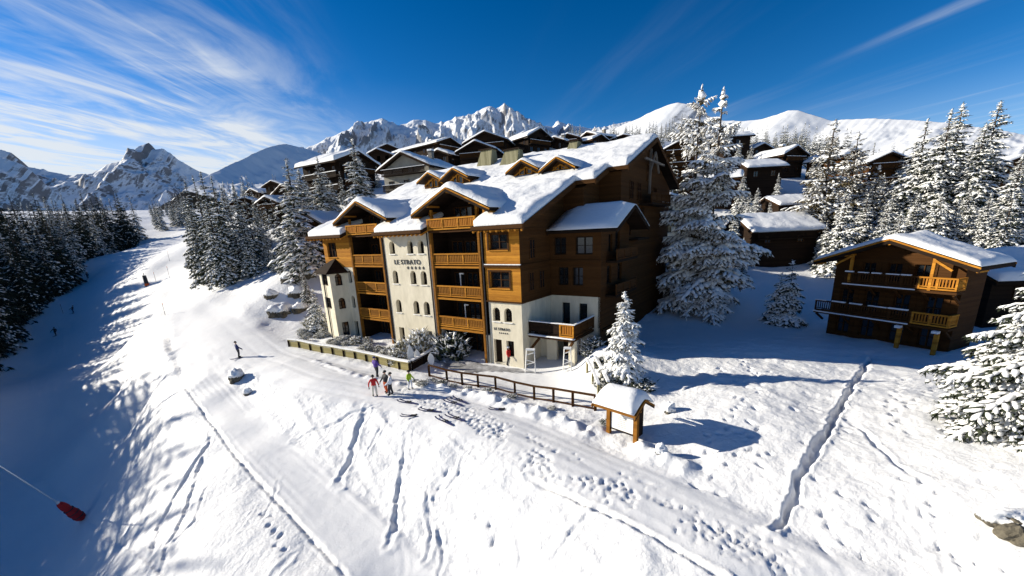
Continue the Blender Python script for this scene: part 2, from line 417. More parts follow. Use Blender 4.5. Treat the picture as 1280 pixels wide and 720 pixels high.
far_road = [tuple(gp(u, v)[:2]) for u, v in [(205, 392), (205, 360), (206, 335), (206, 312), (206, 300), (232, 302), (232, 325), (236, 350), (258, 372), (300, 393), (332, 414), (364, 437), (330, 452), (300, 458), (284, 472), (262, 440), (244, 470), (208, 432)]]
yard_poly = [(-10, 38), (-3, 31), (3, 26), (6, 24), (7.5, 27), (6, 31), (10, 38), (20, 50), (34, 52), (30, 40), (24, 38), (16, 36), (12, 40), (6, 44), (-14, 48)]
d_road, a_road, _ = seg_dist(GX, GY, [(.5 * (a[0] + b[0]), .5 * (a[1] + b[1])) for a, b in zip(RL, RU)])
groom = np.zeros(GX.shape)
def soften(poly, wd):
    d, _, _ = seg_dist(GX, GY, list(poly) + [poly[0]])
    return np.clip(0.5 + np.where(inside(GX, GY, poly), d, -d) / wd, 0, 1)
for q, wd in ((road_poly, 1.0), (cat_poly, 0.5), (far_road, 1.5), (yard_poly, 1.5)): groom = np.maximum(groom, soften(q, wd))
piste = soften([tuple(gp(u, v)[:2]) for u, v in [(188, 345), (176, 420), (160, 480), (150, 560), (130, 650), (105, 718)]] + [(-30, 14), (-60, 10), (-72, 40), (-92, 70), (-115, 100), (-150, 150), (-130, 170)], 5.0)
# even out the groomed junction of the tracks
mk = soften(far_road, 6.0) > 0.02; sx_, sy_ = GX[mk], GY[mk]; acc_ = np.zeros(sx_.shape)
offs = [(r * math.cos(a), r * math.sin(a)) for r in (2.5, 5.0) for a in np.arange(0, 6.2, 6.2832 / 8)] + [(0, 0)]
for ox_, oy_ in offs: acc_ += base_z(sx_ + ox_, sy_ + oy_)
GZ[mk] += (acc_ / len(offs) - GZ[mk]) * soften(far_road, 6.0)[mk]
rough = np.clip(1 - np.maximum(groom, piste * 0.93), 0, 1)
GZ += rough * (0.24 * fbm(GX / 4.2, GY / 4.2, 3, 3) + (0.03 + .09 * vnoise(GX / 5, GY / 5, 19)) * fbm(GX / 1.1, GY / 1.1, 3, 9) + 0.05 * vnoise(GX / 4, GY / 4, 29) * np.maximum(fbm(GX / 0.42, GY / 0.42, 2, 21), 0))
GZ += rough * 0.5 * fbm(GX / 14, GY / 14, 2, 33)
# slump lobes that run down the banks below the road
lob = ridged((GX * .77 + GY * .64) / 1.6, (GX * .64 - GY * .77) / 5.0, 3, 55) - .4
bank = soften(XY(RL)[6:] + XY(KR)[::-1][:12], 0.6) * rough
GZ += bank * 0.17 * lob + bank * .05 * ridged((GX * .77 + GY * .64) / .5, (GX * .64 - GY * .77) / 2.2, 2, 57)
GZ += groom * (0.012 * fbm(GX / 0.5, GY / 0.5, 2, 5) + 0.03 * fbm(GX / 3, GY / 3, 2, 6))
dk_, ak_, _s = seg_dist(GX, GY, XY(KL))
GZ += soften(cat_poly, 1.0) * .011 * np.sin(dk_ * 14.0 + 1.5 * fbm(ak_ / 6, dk_ * 0, 2, 44)) * sstep(vnoise(dk_ / .9, ak_ / 7, 78), .25, .6)
# groomer corduroy lines along the road
dl, al_, sd = seg_dist(GX, GY, XY(RL))
GZ += groom * sstep(d_road, 8, 5) * (0.010 * np.sin(dl * 9.0) * (vnoise(dl / .6, al_ / 9, 77) > .4) - 0.03 * np.exp(-((dl - 2.1) / .18) ** 2) - 0.03 * np.exp(-((dl - 3.9) / .2) ** 2))
def carve(pix, wd, dep, berm=0.5, wob=0.15, seed=1, world=None, even=0.0):
    global GZ
    P = world or [tuple(gp(u, v)[:2]) for u, v in pix]
    P = np.array(P); lo = P.min(0) - 2.5 - wd; hi = P.max(0) + 2.5 + wd
    i0, i1 = np.searchsorted(gx, [lo[0], hi[0]]); j0, j1 = np.searchsorted(gy, [lo[1], hi[1]])
    if i1 <= i0 or j1 <= j0: return
    x = GX[j0:j1, i0:i1]; y = GY[j0:j1, i0:i1]
    ox = wob * fbm(x / 1.3, y / 1.3, 2, seed); oy = wob * fbm(x / 1.3 + 50, y / 1.3, 2, seed + 3)
    d, a, s = seg_dist(x + ox, y + oy, [tuple(p) for p in P]); d = np.maximum(0, d + wd * .35 * fbm(x / .34, y / .34, 2, seed + 7))
    Lt = np.linalg.norm(np.diff(P, axis=0), axis=1).sum()
    k = (0.25 + 1.1 * vnoise(a / .8, a * 0 + seed, seed)) * np.clip(a / 1.6, 0, 1) * np.clip((Lt - a) / 1.6, 0, 1)
    k = k * (1 - even) + even * np.clip(a / 1.6, 0, 1)
    prof = np.exp(-(d / (wd / 2)) ** 4)
    GZ[j0:j1, i0:i1] += -dep * k * prof + berm * dep * np.exp(-((d - wd * .8) / (wd * .35)) ** 2) * (0.5 + vnoise(x / .3, y / .3, seed))
# shovelled path up to the chalet
carve([(966, 664), (978, 645), (994, 612), (1012, 578), (1030, 543), (1052, 506), (1075, 466), (1092, 442)], 0.30, 0.44, 0.14, 0.22, 4, even=.6)
# machine edges of the two groomed tracks
carve(None, 0.20, 0.13, 0.25, 0.03, 8, XY(KL)[5:], even=.8)
carve([(655, 592), (700, 612), (742, 632), (800, 660), (850, 687), (912, 722)], 0.20, 0.13, 0.4, 0.04, 9, even=.6)
carve([(40, 590), (75, 622), (110, 652), (150, 678), (210, 722)], 0.25, 0.10, 0.3, 0.05, 10, even=.6)
carve([(207, 318), (206, 340), (205, 362), (205, 388), (207, 408), (213, 436)], 0.5, 0.22, 0.5, 0.05, 11, even=.8)
# ski tracks across the slopes
for i, (L, wd, dp) in enumerate([
    ([(460, 508), (446, 545), (436, 575), (424, 606)], .42, .26), ([(508, 540), (501, 580), (497, 630), (490, 682)], .40, .24),
    ([(472, 506), (420, 530), (366, 549)], .25, .16), ([(533, 610), (537, 660), (534, 700)], .30, .2), ([(545, 640), (553, 680), (546, 716)], .28, .2),
    ([(586, 558), (572, 590), (553, 614)], .25, .16), ([(480, 528), (466, 552), (455, 570)], .22, .14), ([(505, 585), (530, 615), (545, 640)], .2, .1),
    ([(266, 533), (256, 560), (236, 590), (215, 628), (197, 660), (190, 700), (180, 722)], .40, .26), ([(255, 560), (246, 600), (232, 640), (205, 690), (198, 722)], .34, .22),
    ([(262, 600), (245, 648), (222, 672), (205, 690)], .25, .16), ([(320, 628), (308, 645), (298, 664)], .2, .12), ([(365, 690), (350, 706), (338, 722)], .35, .2),
    ([(215, 500), (190, 560), (172, 600), (150, 655)], .22, .14), ([(180, 560), (160, 610), (140, 660)], .2, .12), ([(350, 600), (325, 650)], .18, .1),
    ([(1060, 524), (1090, 548), (1124, 580), (1160, 600)], .28, .15), ([(1050, 545), (1090, 560)], .2, .1), ([(1018, 598), (1062, 590), (1090, 600)], .2, .1),
    ([(1120, 600), (1125, 640), (1140, 670)], .25, .12), ([(1170, 640), (1182, 690), (1190, 722)], .3, .12), ([(760, 625), (715, 660), (685, 705)], .3, .12), ([(640, 640), (655, 690), (645, 720)], .3, .1)]):
    carve(L, wd * .9, dp * .62, 0.35, 0.22, 20 + i)
def spots(P, rad, dep):
    """press small hollows into the snow"""
    global GZ
    for (x, y), r, dd in zip(P, rad, dep):
        i0, i1 = np.searchsorted(gx, [x - 3 * r, x + 3 * r]); j0, j1 = np.searchsorted(gy, [y - 3 * r, y + 3 * r])
        if i1 <= i0 or j1 <= j0: continue
        an = (x * 7.3 + y * 3.1) % 3.14; e = 1.0 + (x * 13.7 % 1.0) * .9; X_ = GX[j0:j1, i0:i1] - x; Y_ = GY[j0:j1, i0:i1] - y
        u_ = (X_ * math.cos(an) + Y_ * math.sin(an)) / e; w_ = (-X_ * math.sin(an) + Y_ * math.cos(an)) * (.7 + .3 * e)
        q = (u_ ** 2 + w_ ** 2) / r ** 2 * (1 + .8 * (vnoise(X_ / r * .9 + x, Y_ / r * .9 + y, 3) - .5))
        GZ[j0:j1, i0:i1] += -dd * np.exp(-q ** 2) + 0.07 * dd * np.exp(-(np.sqrt(np.maximum(q, 0)) - 1.4) ** 2 * 6)
rs = np.random.RandomState(5)
def footline(pix, seed):
    P = np.array([gp(u, v)[:2] for u, v in pix]); out = []
    for a, b in zip(P[:-1], P[1:]):
        L = np.linalg.norm(b - a); n = max(1, int(L / .55)); d = (b - a) / L; s = np.array([-d[1], d[0]])
        for k in range(n): out.append(a + d * L * k / n + s * (.13 if k % 2 else -.13) + rs.randn(2) * .06)
    spots(out, rs.uniform(.10, .15, len(out)), rs.uniform(.09, .16, len(out)))
for L in [[(880, 560), (905, 535), (925, 512), (960, 520)], [(905, 575), (940, 560), (965, 590)], [(940, 530), (945, 560), (975, 575)], [(900, 460), (935, 485), (958, 500)], [(918, 440), (945, 470), (965, 462)],
          [(1165, 600), (1175, 640), (1190, 680), (1192, 720)], [(1010, 620), (1040, 650), (1060, 690)], [(1060, 610), (1100, 640), (1110, 670)], [(870, 600), (900, 612), (930, 620)], [(1130, 470), (1115, 510), (1125, 540)],
          [(330, 640), (345, 660), (352, 700)], [(560, 590), (540, 620), (550, 600)], [(1180, 480), (1150, 500), (1120, 520)], [(600, 640), (620, 670), (616, 700)]]: footline(L, 1)
# churned snow along the walkers' side of the road
def resample(L, n):
    L = np.array(L)[:, :2]; d = np.concatenate([[0], np.cumsum(np.linalg.norm(np.diff(L, axis=0), axis=1))]); q = np.linspace(0, d[-1], n)
    return np.stack([np.interp(q, d, L[:, 0]), np.interp(q, d, L[:, 1])], 1)
low_ = resample([onz(470, 505, 0), onz(620, 565, 0), onz(740, 632, 0), onz(860, 692, 0), onz(960, 740, 0)], 200)
up_ = resample([onz(530, 478, 0), onz(690, 537, 0), onz(830, 594, 0), onz(960, 652, 0), onz(1120, 730, 0)], 200)
P = []
for i in range(2600):
    k = int(np.clip(rs.beta(1.4, 1.3) * 200, 0, 199)); m_ = .42 + .10 * math.sin(k / 23.0) + .05 * math.sin(k / 7.0 + 1)
    q = np.clip(rs.normal(m_, .13), .03, .97); P.append(low_[k] * (1 - q) + up_[k] * q + rs.randn(2) * .12)
P = [q for q in P if vnoise(np.array([q[0] / 1.1]), np.array([q[1] / 1.1]), 88)[0] > .36]
spots(P, rs.gamma(4, .012, len(P)) + .025, rs.uniform(.012, .05, len(P)))
P = [np.array(gp(u, v)[:2]) for u, v in zip(rs.uniform(860, 1270, 90), rs.uniform(460, 720, 90))]
P = [q for q in P if not inside(np.array([q[0]]), np.array([q[1]]), road_poly)[0]]
spots(P, rs.uniform(.07, .18, len(P)), rs.uniform(.03, .10, len(P)))
# ploughed rim between road and terrace, lumpy
for pix, wd, hh in [([(395, 452), (450, 470), (500, 480)], .5, .22), ([(530, 482), (600, 496), (680, 520), (740, 540)], .7, .38), ([(800, 560), (830, 572), (850, 580)], .6, .5)]:
    P_ = [tuple(gp(u, v)[:2]) for u, v in pix]
    d, a, s = seg_dist(GX, GY, P_); GZ += hh * np.exp(-(d / wd) ** 2) * (.25 + 1.1 * vnoise(GX / .5, GY / .5, 91)) * (d < 3)
# mound beside the small spruce
m0 = onz(752, 452, .8); GZ += 0.75 * np.exp(-(((GX - m0[0]) / 1.7) ** 2 + ((GY - m0[1]) / 1.6) ** 2) ** 1.5)
ny, nx = GX.shape
V = np.stack([GX.ravel(), GY.ravel(), GZ.ravel()], 1)
I = np.arange(nx * ny).reshape(ny, nx)
F = np.stack([I[:-1, :-1].ravel(), I[:-1, 1:].ravel(), I[1:, 1:].ravel(), I[1:, :-1].ravel()], 1)
gm_ = npmesh('ground', V, F, [])
def snow_ground():
    m = mat('snow_ground', (0.82, 0.83, 0.85), 0.6, spec=0.2)
    t = m.node_tree; b = t.nodes['Principled BSDF']
    c = [n for n in t.nodes if n.type == 'TEX_COORD'][0]
    at_ = t.nodes.new('ShaderNodeAttribute'); at_.attribute_name = 'groomed'
    n1 = t.nodes.new('ShaderNodeTexNoise'); n1.inputs['Scale'].default_value = 3.2; n1.inputs['Detail'].default_value = 8; n1.inputs['Roughness'].default_value = .62
    n2 = t.nodes.new('ShaderNodeTexNoise'); n2.inputs['Scale'].default_value = 11; n2.inputs['Detail'].default_value = 6; n2.inputs['Roughness'].default_value = .7
    t.links.new(c.outputs['Object'], n1.inputs['Vector']); t.links.new(c.outputs['Object'], n2.inputs['Vector'])
    x = t.nodes.new('ShaderNodeMix'); x.data_type = 'FLOAT'
    t.links.new(at_.outputs['Fac'], x.inputs[0]); t.links.new(n1.outputs[0], x.inputs[2]); 
    s = t.nodes.new('ShaderNodeMath'); s.operation = 'MULTIPLY'; s.inputs[1].default_value = .22
    t.links.new(n2.outputs[0], s.inputs[0]); t.links.new(s.outputs[0], x.inputs[3])
    bp = t.nodes.new('ShaderNodeBump'); bp.inputs['Strength'].default_value = .6; bp.inputs['Distance'].default_value = .16
    t.links.new(x.outputs[0], bp.inputs['Height'])
    n4 = t.nodes.new('ShaderNodeTexNoise'); n4.inputs['Scale'].default_value = 42; n4.inputs['Detail'].default_value = 4; n4.inputs['Roughness'].default_value = .7
    t.links.new(c.outputs['Object'], n4.inputs['Vector'])
    b4 = t.nodes.new('ShaderNodeBump'); b4.inputs['Strength'].default_value = .5; b4.inputs['Distance'].default_value = .03
    t.links.new(n4.outputs[0], b4.inputs['Height']); t.links.new(bp.outputs[0], b4.inputs['Normal']); t.links.new(b4.outputs[0], b.inputs['Normal'])
    n3 = t.nodes.new('ShaderNodeTexNoise'); n3.inputs['Scale'].default_value = .35; n3.inputs['Detail'].default_value = 4
    t.links.new(c.outputs['Object'], n3.inputs['Vector'])
    mx = t.nodes.new('ShaderNodeMix'); mx.data_type = 'RGBA'; mx.inputs[6].default_value = (.78, .79, .81, 1); mx.inputs[7].default_value = (.86, .86, .86, 1)
    t.links.new(n3.outputs[0], mx.inputs[0]); t.links.new(mx.outputs[2], b.inputs['Base Color'])
    return m
gm_.materials.append(snow_ground())
at_ = gm_.attributes.new('groomed', 'FLOAT', 'POINT'); at_.data.foreach_set('value', np.maximum(groom, piste * .8).ravel().astype(np.float32))
tag(link('ground', gm_), kind='structure')
def tz(x, y):
    """finished ground height"""
    i = int(np.clip(np.searchsorted(gx, x) - 1, 0, nx - 2)); j = int(np.clip(np.searchsorted(gy, y) - 1, 0, ny - 2))
    fx = (x - gx[i]) / (gx[i + 1] - gx[i]); fy = (y - gy[j]) / (gy[j + 1] - gy[j])
    return float((GZ[j, i] * (1 - fx) + GZ[j, i + 1] * fx) * (1 - fy) + (GZ[j + 1, i] * (1 - fx) + GZ[j + 1, i + 1] * fx) * fy)

# ------------------------------------------------------------------ mountains
def mountain_mat(name, rock_lo, rock_hi, rockc=(0.11, 0.11, 0.115), rock2=(0.2, 0.19, 0.19)):
    m = mat(name, (0.80, 0.82, 0.85), 0.7, spec=0.1)
    t = m.node_tree; b = t.nodes['Principled BSDF']
    g = t.nodes.new('ShaderNodeNewGeometry'); s = t.nodes.new('ShaderNodeSeparateXYZ'); t.links.new(g.outputs['True Normal'], s.inputs[0])
    c = [n for n in t.nodes if n.type == 'TEX_COORD'][0]
    n = t.nodes.new('ShaderNodeTexNoise'); n.inputs['Scale'].default_value = .012; n.inputs['Detail'].default_value = 9; n.inputs['Roughness'].default_value = .7
    t.links.new(c.outputs['Object'], n.inputs['Vector'])
    ad = t.nodes.new('ShaderNodeMath'); ad.operation = 'MULTIPLY_ADD'; ad.inputs[1].default_value = .55; t.links.new(n.outputs[0], ad.inputs[0]); t.links.new(s.outputs[2], ad.inputs[2])
    r = t.nodes.new('ShaderNodeMapRange'); r.inputs[1].default_value = rock_lo; r.inputs[2].default_value = rock_hi; t.links.new(ad.outputs[0], r.inputs[0])
    n2 = t.nodes.new('ShaderNodeTexNoise'); n2.inputs['Scale'].default_value = .03; n2.inputs['Detail'].default_value = 6; t.links.new(c.outputs['Object'], n2.inputs['Vector'])
    k = t.nodes.new('ShaderNodeMix'); k.data_type = 'RGBA'; k.inputs[6].default_value = (*rockc, 1); k.inputs[7].default_value = (*rock2, 1); t.links.new(n2.outputs[0], k.inputs[0])
    x = t.nodes.new('ShaderNodeMix'); x.data_type = 'RGBA'; t.links.new(r.outputs[0], x.inputs[0]); t.links.new(k.outputs[2], x.inputs[6]); x.inputs[7].default_value = (.80, .82, .85, 1)
    t.links.new(x.outputs[2], b.inputs['Base Color'])
    return m
def mountain(name, prof, D, zbase, front, back, amp, mt, seed, n=420, m=150, jag=0.0, fs=1.0, per=.45):
    """a ridge standing between two distances (left, right); its slopes run down in front and behind"""
    prof = sorted(prof); us = np.linspace(prof[0][0], prof[-1][0], n); Ds = np.linspace(D[0], D[1], n)
    vs_ = np.interp(us, [p[0] for p in prof], [p[1] for p in prof])
    T = np.array([at(u, v, d) for u, v, d in zip(us, vs_, Ds)]); Dm = sum(D) / 2
    tz_ = T[:, 2] + jag * (ridged(us / 16, us * 0 + seed, 3, seed) - .45)
    ch_ = T[-1, :2] - T[0, :2]; ch_ /= np.linalg.norm(ch_); nr = np.array([ch_[1], -ch_[0]])      # horizontal normal, camera side
    k = np.concatenate([np.linspace(1, 0, m) ** 1.25, -np.linspace(0, 1, m // 3)[1:]])
    U, K = np.meshgrid(np.arange(n), k)
    side = np.where(K > 0, front, back); t = np.abs(K); h = tz_[U] - zbase
    Xw = T[U, 0] + nr[0] * K * side; Yw = T[U, 1] + nr[1] * K * side
    al = Xw * ch_[0] + Yw * ch_[1]; ac = K * side
    L = Dm / 9.0 / fs
    wx = .30 * fbm(al / L * 1.3, ac / L, 3, seed + 5)
    rg = ridged(al / L + wx + .5 * t, ac / (L * 2.6) + seed, 6, seed, per) - .45
    Zw = zbase + h * (1 - t) ** 1.2 + amp * h.mean() * rg * np.clip(t * 5, 0, 1) * (1 - t) ** .5
    Zw += amp * .22 * h.mean() * fbm(al / L * 5, ac / L * 3, 4, seed + 9) * np.clip(t * 8, 0, 1) * (1 - t)
    I = np.arange(U.size).reshape(U.shape)
    F = np.stack([I[:-1, :-1].ravel(), I[:-1, 1:].ravel(), I[1:, 1:].ravel(), I[1:, :-1].ravel()], 1)
    me = npmesh(name, np.stack([Xw.ravel(), Yw.ravel(), Zw.ravel()], 1), F, [mt], smooth=True)
    return tag(link(name, me), kind='structure')
mm1 = mountain_mat('alpine_face', 0.76, 0.94, (.14,.14,.15),(.24,.23,.23)); mm2 = mountain_mat('soft_alp', 0.55, 0.75); mm3 = mountain_mat('high_peaks', 0.62, 0.80, (.16,.16,.17),(.28,.27,.27))
mountain('mountain', [(-160, 215), (-60, 190), (0, 186), (14, 190), (28, 206), (60, 213), (90, 219), (118, 216), (135, 204), (150, 201), (160, 195), (168, 187), (178, 181), (186, 179), (192, 187), (205, 186), (214, 193), (230, 203), (250, 214), (275, 224), (320, 238), (400, 262)], (2300, 2900), -120, 1500, 1500, .34, mm1, 3, jag=18)
mountain('mountain', [(-300, 150), (-120, 178), (-40, 190), (0, 196), (30, 206), (55, 228), (75, 246), (105, 262), (150, 276), (220, 292), (300, 305)], (1050, 1500), -150, 800, 500, .20, mm1, 12, n=300, m=110, jag=8)
mountain('mountain', [(230, 238), (255, 222), (272, 213), (300, 200), (325, 188), (345, 182), (358, 180), (372, 183), (395, 190), (420, 200), (460, 215), (520, 235)], (1350, 2500), -60, 900, 900, .14, mm2, 21, n=260, m=110, jag=6)
mountain('mountain', [(330, 225), (370, 192), (400, 176), (430, 163), (450, 156), (465, 150), (478, 147), (490, 153), (500, 158), (515, 149), (530, 150), (545, 153), (560, 151), (575, 145), (588, 143), (600, 137), (612, 133), (620, 136), (631, 129), (640, 134), (650, 146), (664, 150), (680, 156), (690, 158), (698, 150), (706, 154), (720, 157), (740, 160), (760, 158), (790, 152), (830, 150), (900, 165)], (4000, 4400), -100, 2600, 1500, .34, mm3, 34, n=700, m=190, jag=30, fs=1.15, per=.42)
mountain('hill', [(690, 178), (730, 166), (770, 160), (800, 147), (820, 137), (838, 130), (848, 128), (860, 131), (872, 134), (885, 145), (905, 151), (930, 151), (952, 149), (972, 143), (985, 138), (998, 138), (1012, 143), (1040, 151), (1062, 149), (1085, 148), (1120, 149), (1150, 151), (1200, 155), (1250, 163), (1330, 176), (1450, 200)], (2300, 900), 40, 900, 600, .06, mountain_mat('white_alp', 0.86, 1.0), 47, n=420, m=120, jag=4)
# ------------------------------------------------------------------ trees
_ov = np.array([(1, 0, 0), (-1, 0, 0), (0, 1, 0), (0, -1, 0), (0, 0, 1), (0, 0, -1)], float)
_of = [(0, 2, 4), (2, 1, 4), (1, 3, 4), (3, 0, 4), (2, 0, 5), (1, 2, 5), (3, 1, 5), (0, 3, 5)]
def _subdiv(v, f):
    v = list(map(tuple, v)); c = {}; o = []
    def mid(a, b):
        k = (min(a, b), max(a, b))
        if k not in c:
            p = np.array(v[a]) + np.array(v[b]); c[k] = len(v); v.append(tuple(p / np.linalg.norm(p)))
        return c[k]
    for a, b, d in f:
        x, y, z = mid(a, b), mid(b, d), mid(d, a); o += [(a, x, z), (x, b, y), (z, y, d), (x, y, z)]
    return np.array(v), o
LUMP_LO = (_ov, np.array(_of))
_t = _subdiv(_ov, _of); LUMP_HI = (_t[0], np.array(_t[1]))
def lump_cloud(P, A, L, Wd, Hh, rs, tmpl, jit=0.22):
    """many irregular lumps: centre, axis, half length, half width, half height"""
    tv, tf = tmpl; n = len(P); A = A / np.maximum(np.linalg.norm(A, axis=1, keepdims=True), 1e-6)
    S = np.cross(A, [0, 0, 1.0]); S /= np.maximum(np.linalg.norm(S, axis=1, keepdims=True), 1e-6); U = np.cross(S, A)
    q = tv[None] * (1 + jit * rs.uniform(-1, 1, (n, len(tv), 1)))
    V = P[:, None] + A[:, None] * (q[..., :1] * L[:, None, None]) + S[:, None] * (q[..., 1:2] * Wd[:, None, None]) + U[:, None] * (q[..., 2:] * Hh[:, None, None])
    F = tf[None] + (np.arange(n) * len(tv))[:, None, None]
    return V.reshape(-1, 3), F.reshape(-1, 3)
def twig_cloud(P, A, L, rs, k=5, droop=0.5, wid=0.14):
    """thin hanging twig blades round each branch point"""
    n = len(P); A = A / np.maximum(np.linalg.norm(A, axis=1, keepdims=True), 1e-6)
    P = np.repeat(P, k, 0); A = np.repeat(A, k, 0); L = np.repeat(L, k) * rs.uniform(.6, 1.3, n * k)
    S = np.cross(A, [0, 0, 1.0]); S /= np.maximum(np.linalg.norm(S, axis=1, keepdims=True), 1e-6)
    th = rs.uniform(-1.5, 1.5, n * k)[:, None]
    D = A * np.cos(th) + S * np.sin(th) + np.array([0, 0, -1.0]) * (droop * rs.uniform(.2, 1.6, n * k))[:, None]
    D /= np.linalg.norm(D, axis=1, keepdims=True)
    X = np.cross(D, rs.randn(n * k, 3)); X /= np.linalg.norm(X, axis=1, keepdims=True)
    b = P + rs.randn(n * k, 3) * (L * .12)[:, None]; wv = X * (L * wid)[:, None]
    V = np.stack([b + D * (L * .25)[:, None] - wv, b + D * (L * .25)[:, None] + wv, b + D * L[:, None]], 1).reshape(-1, 3)
    return V, np.arange(len(V)).reshape(-1, 3)
def conifer(H, R, whorls, nbr, steps, seed, hi=False, side=True, pin=2, frost=0.0, merge=.66, irr=0.0, snow=1.0, droop=0.34, needle='needle', taper=0.85, twk=4, bare=0.06, gap=0.0, fat=1.0):
    rs = np.random.RandomState(seed)
    P, A, Lr, Wd, sn = [], [], [], [], []
    for i in range(whorls):
        t = (i + rs.uniform(.2, .8)) / whorls; z0 = H * (bare + (1 - bare) * t)
        if z0 > H * .985: continue
        r = R * ((1 - t) ** taper * (0.78 + .34 * rs.rand()) + .035)
        nb = max(4, int(round(nbr * (0.45 + .65 * (1 - t)))))
        a0 = rs.rand() * 6.28
        for b in range(nb):
            if rs.rand() < gap: continue
            az = a0 + (b + rs.uniform(-.35, .35)) * 6.28 / nb; L = r * rs.uniform(.72 - irr, 1.12 + irr * .5)
            up = 0.42 * t - 0.02; dr = droop * (0.5 + .8 * (1 - t)) * rs.uniform(.7, 1.3); zb = z0 + rs.uniform(-.5, .5) * H / whorls
            d = np.array([math.cos(az), math.sin(az)]); sd = np.array([-d[1], d[0]])
            st = max(2, int(round(steps * (.4 + .6 * L / R))))
            for k in range(st):
                s = (k + .75) / st; p = np.array([*(d * L * s), zb + L * (up * s - dr * s * s)])
                ax = np.array([*d, up - 2 * dr * s]); l = L / st * merge
                wv = L * (.17 - .09 * s) * fat
                P.append(p); A.append(ax); Lr.append(l); Wd.append(wv); sn.append(s)
                if side and k < st - 1 or (side and L > R * .5 and k < st):
                    for q in (-1, 1):
                        for m in range(pin if (hi and s < .8) else 1):
                            o = (L * (1 - s * .75)) * (.20 + .17 * m) * rs.uniform(.8, 1.2)
                            p2 = p + np.array([*(sd * q * o + d * o * .55), -o * .30 - o * .2 * m])
                            P.append(p2); A.append(np.array([*(d * .7 + sd * q * .75), -.45])); Lr.append(l * (.85 - .2 * m)); Wd.append(wv * (.75 - .15 * m)); sn.append(.5 + .3 * m)
    # leader
    for k in range(5):
        P.append(np.array([0, 0, H * (.93 + .014 * k)])); A.append(np.array([rs.randn() * .2, rs.randn() * .2, 1])); Lr.append(H * .013); Wd.append(R * .07 * (1.2 - k * .18)); sn.append(.5)
    P, A, Lr, Wd, sn = map(np.array, (P, A, Lr, Wd, sn)); n = len(P)
    keep = rs.rand(n) < snow * (.55 + .5 * sn)
    hgt = Wd * rs.uniform(.50, .95, n)
    T = LUMP_HI if hi else LUMP_LO
    up = np.zeros((n, 3)); up[:, 2] = hgt * .35
    jt = rs.uniform(.75, 1.25, n)
    V1, F1 = lump_cloud((P + up)[keep], A[keep], (Lr * jt)[keep], (Wd * jt)[keep], hgt[keep], rs, T, .30)
    dn = np.zeros((n, 3)); dn[:, 2] = -hgt * .45
    V2, F2 = lump_cloud(P + dn, A, Lr * .95, Wd * .95, hgt * .8, rs, LUMP_LO, .4)
    V3, F3 = twig_cloud(P + dn * .3, A, np.maximum(Lr, Wd) * 1.25, rs, twk, .7)
    V = np.concatenate([V1, V2, V3]); F = np.concatenate([F1, F2 + len(V1), F3 + len(V1) + len(V2)])
    mi = np.concatenate([np.zeros(len(F1)), np.ones(len(F2) + len(F3))])
    if frost > 0:        # part of the hanging twigs are frosted
        fr = rs.rand(len(F3)) < frost * snow; mi[len(F1) + len(F2):][fr] = 0
    crown = npmesh('crown', V, F, ['treesnow', needle], mi, smooth=True)
    tb = MB(); tb.tube([(0, 0, -1.2), (0, 0, H * .3), (.03 * R, 0, H * .65), (0, 0, H * .97)], [H * .016, H * .012, H * .007, H * .002], 7)
    me = bpy.data.meshes.new('trunk'); me.from_pydata(tb.v, [], tb.f); me.materials.append(MT['bark']); me.update()
    return dict(crown=crown, trunk=me, H=H)
PROTO = {
 'spruce': [conifer(20, 3.6, 26, 9, 4, 100 + i, side=True, snow=.95, frost=.45, irr=.12, merge=.8, droop=.40, twk=4) for i in range(5)],
 'green': [conifer(20, 3.6, 26, 9, 4, 150 + i, side=True, snow=.72, frost=.15, irr=.1, droop=.45, twk=5) for i in range(3)],
 'dark': [conifer(20, 3.3, 22, 9, 3, 200 + i, side=True, snow=.14, droop=.42, needle='needle_far', twk=4) for i in range(4)],
 'mid': [conifer(20, 3.0, 20, 8, 3, 300 + i, side=True, snow=.70, frost=.3, irr=.1, droop=.42, twk=3) for i in range(3)],
 'far': [conifer(14, 2.3, 12, 7, 2, 400 + i, side=False, snow=.75, frost=.4, droop=.4, twk=3, fat=1.3) for i in range(3)],
 'larch': [conifer(20, 4.2, 24, 8, 5, 500 + i, side=True, hi=True, frost=.5, irr=.2, snow=.55, droop=.12, needle='larch', twk=6, gap=.12, fat=.55, taper=.7) for i in range(2)],
}
def tree(name, proto, loc, H, label, group=None, rz=None, cat='tree', wide=1.0):
    s = H / proto['H']
    t = thing(name, label, cat, loc, random.random() * 6.28 if rz is None else rz, group); t.scale = (s * wide, s * wide, s)
    link('trunk', proto['trunk'], t); link('crown', proto['crown'], t)
    return t
WOOD = []
def wood_px(u, vtop, D, wide, kind):
    p = at(u, vtop, D); g = tz(p[0], p[1]); WOOD.append((p[0], p[1], g - .1, max(1.2, p[2] - g + .1), wide, random.choice(PROTO[kind]), random.random() * 6.28))
def mesh_arrays(me):
    v = np.empty(len(me.vertices) * 3, np.float32); me.vertices.foreach_get('co', v); f = np.empty(len(me.loops), np.int32); me.loops.foreach_get('vertex_index', f)
    m = np.empty(len(me.polygons), np.int32); me.polygons.foreach_get('material_index', m); return v.reshape(-1, 3), f.reshape(-1, 3), m
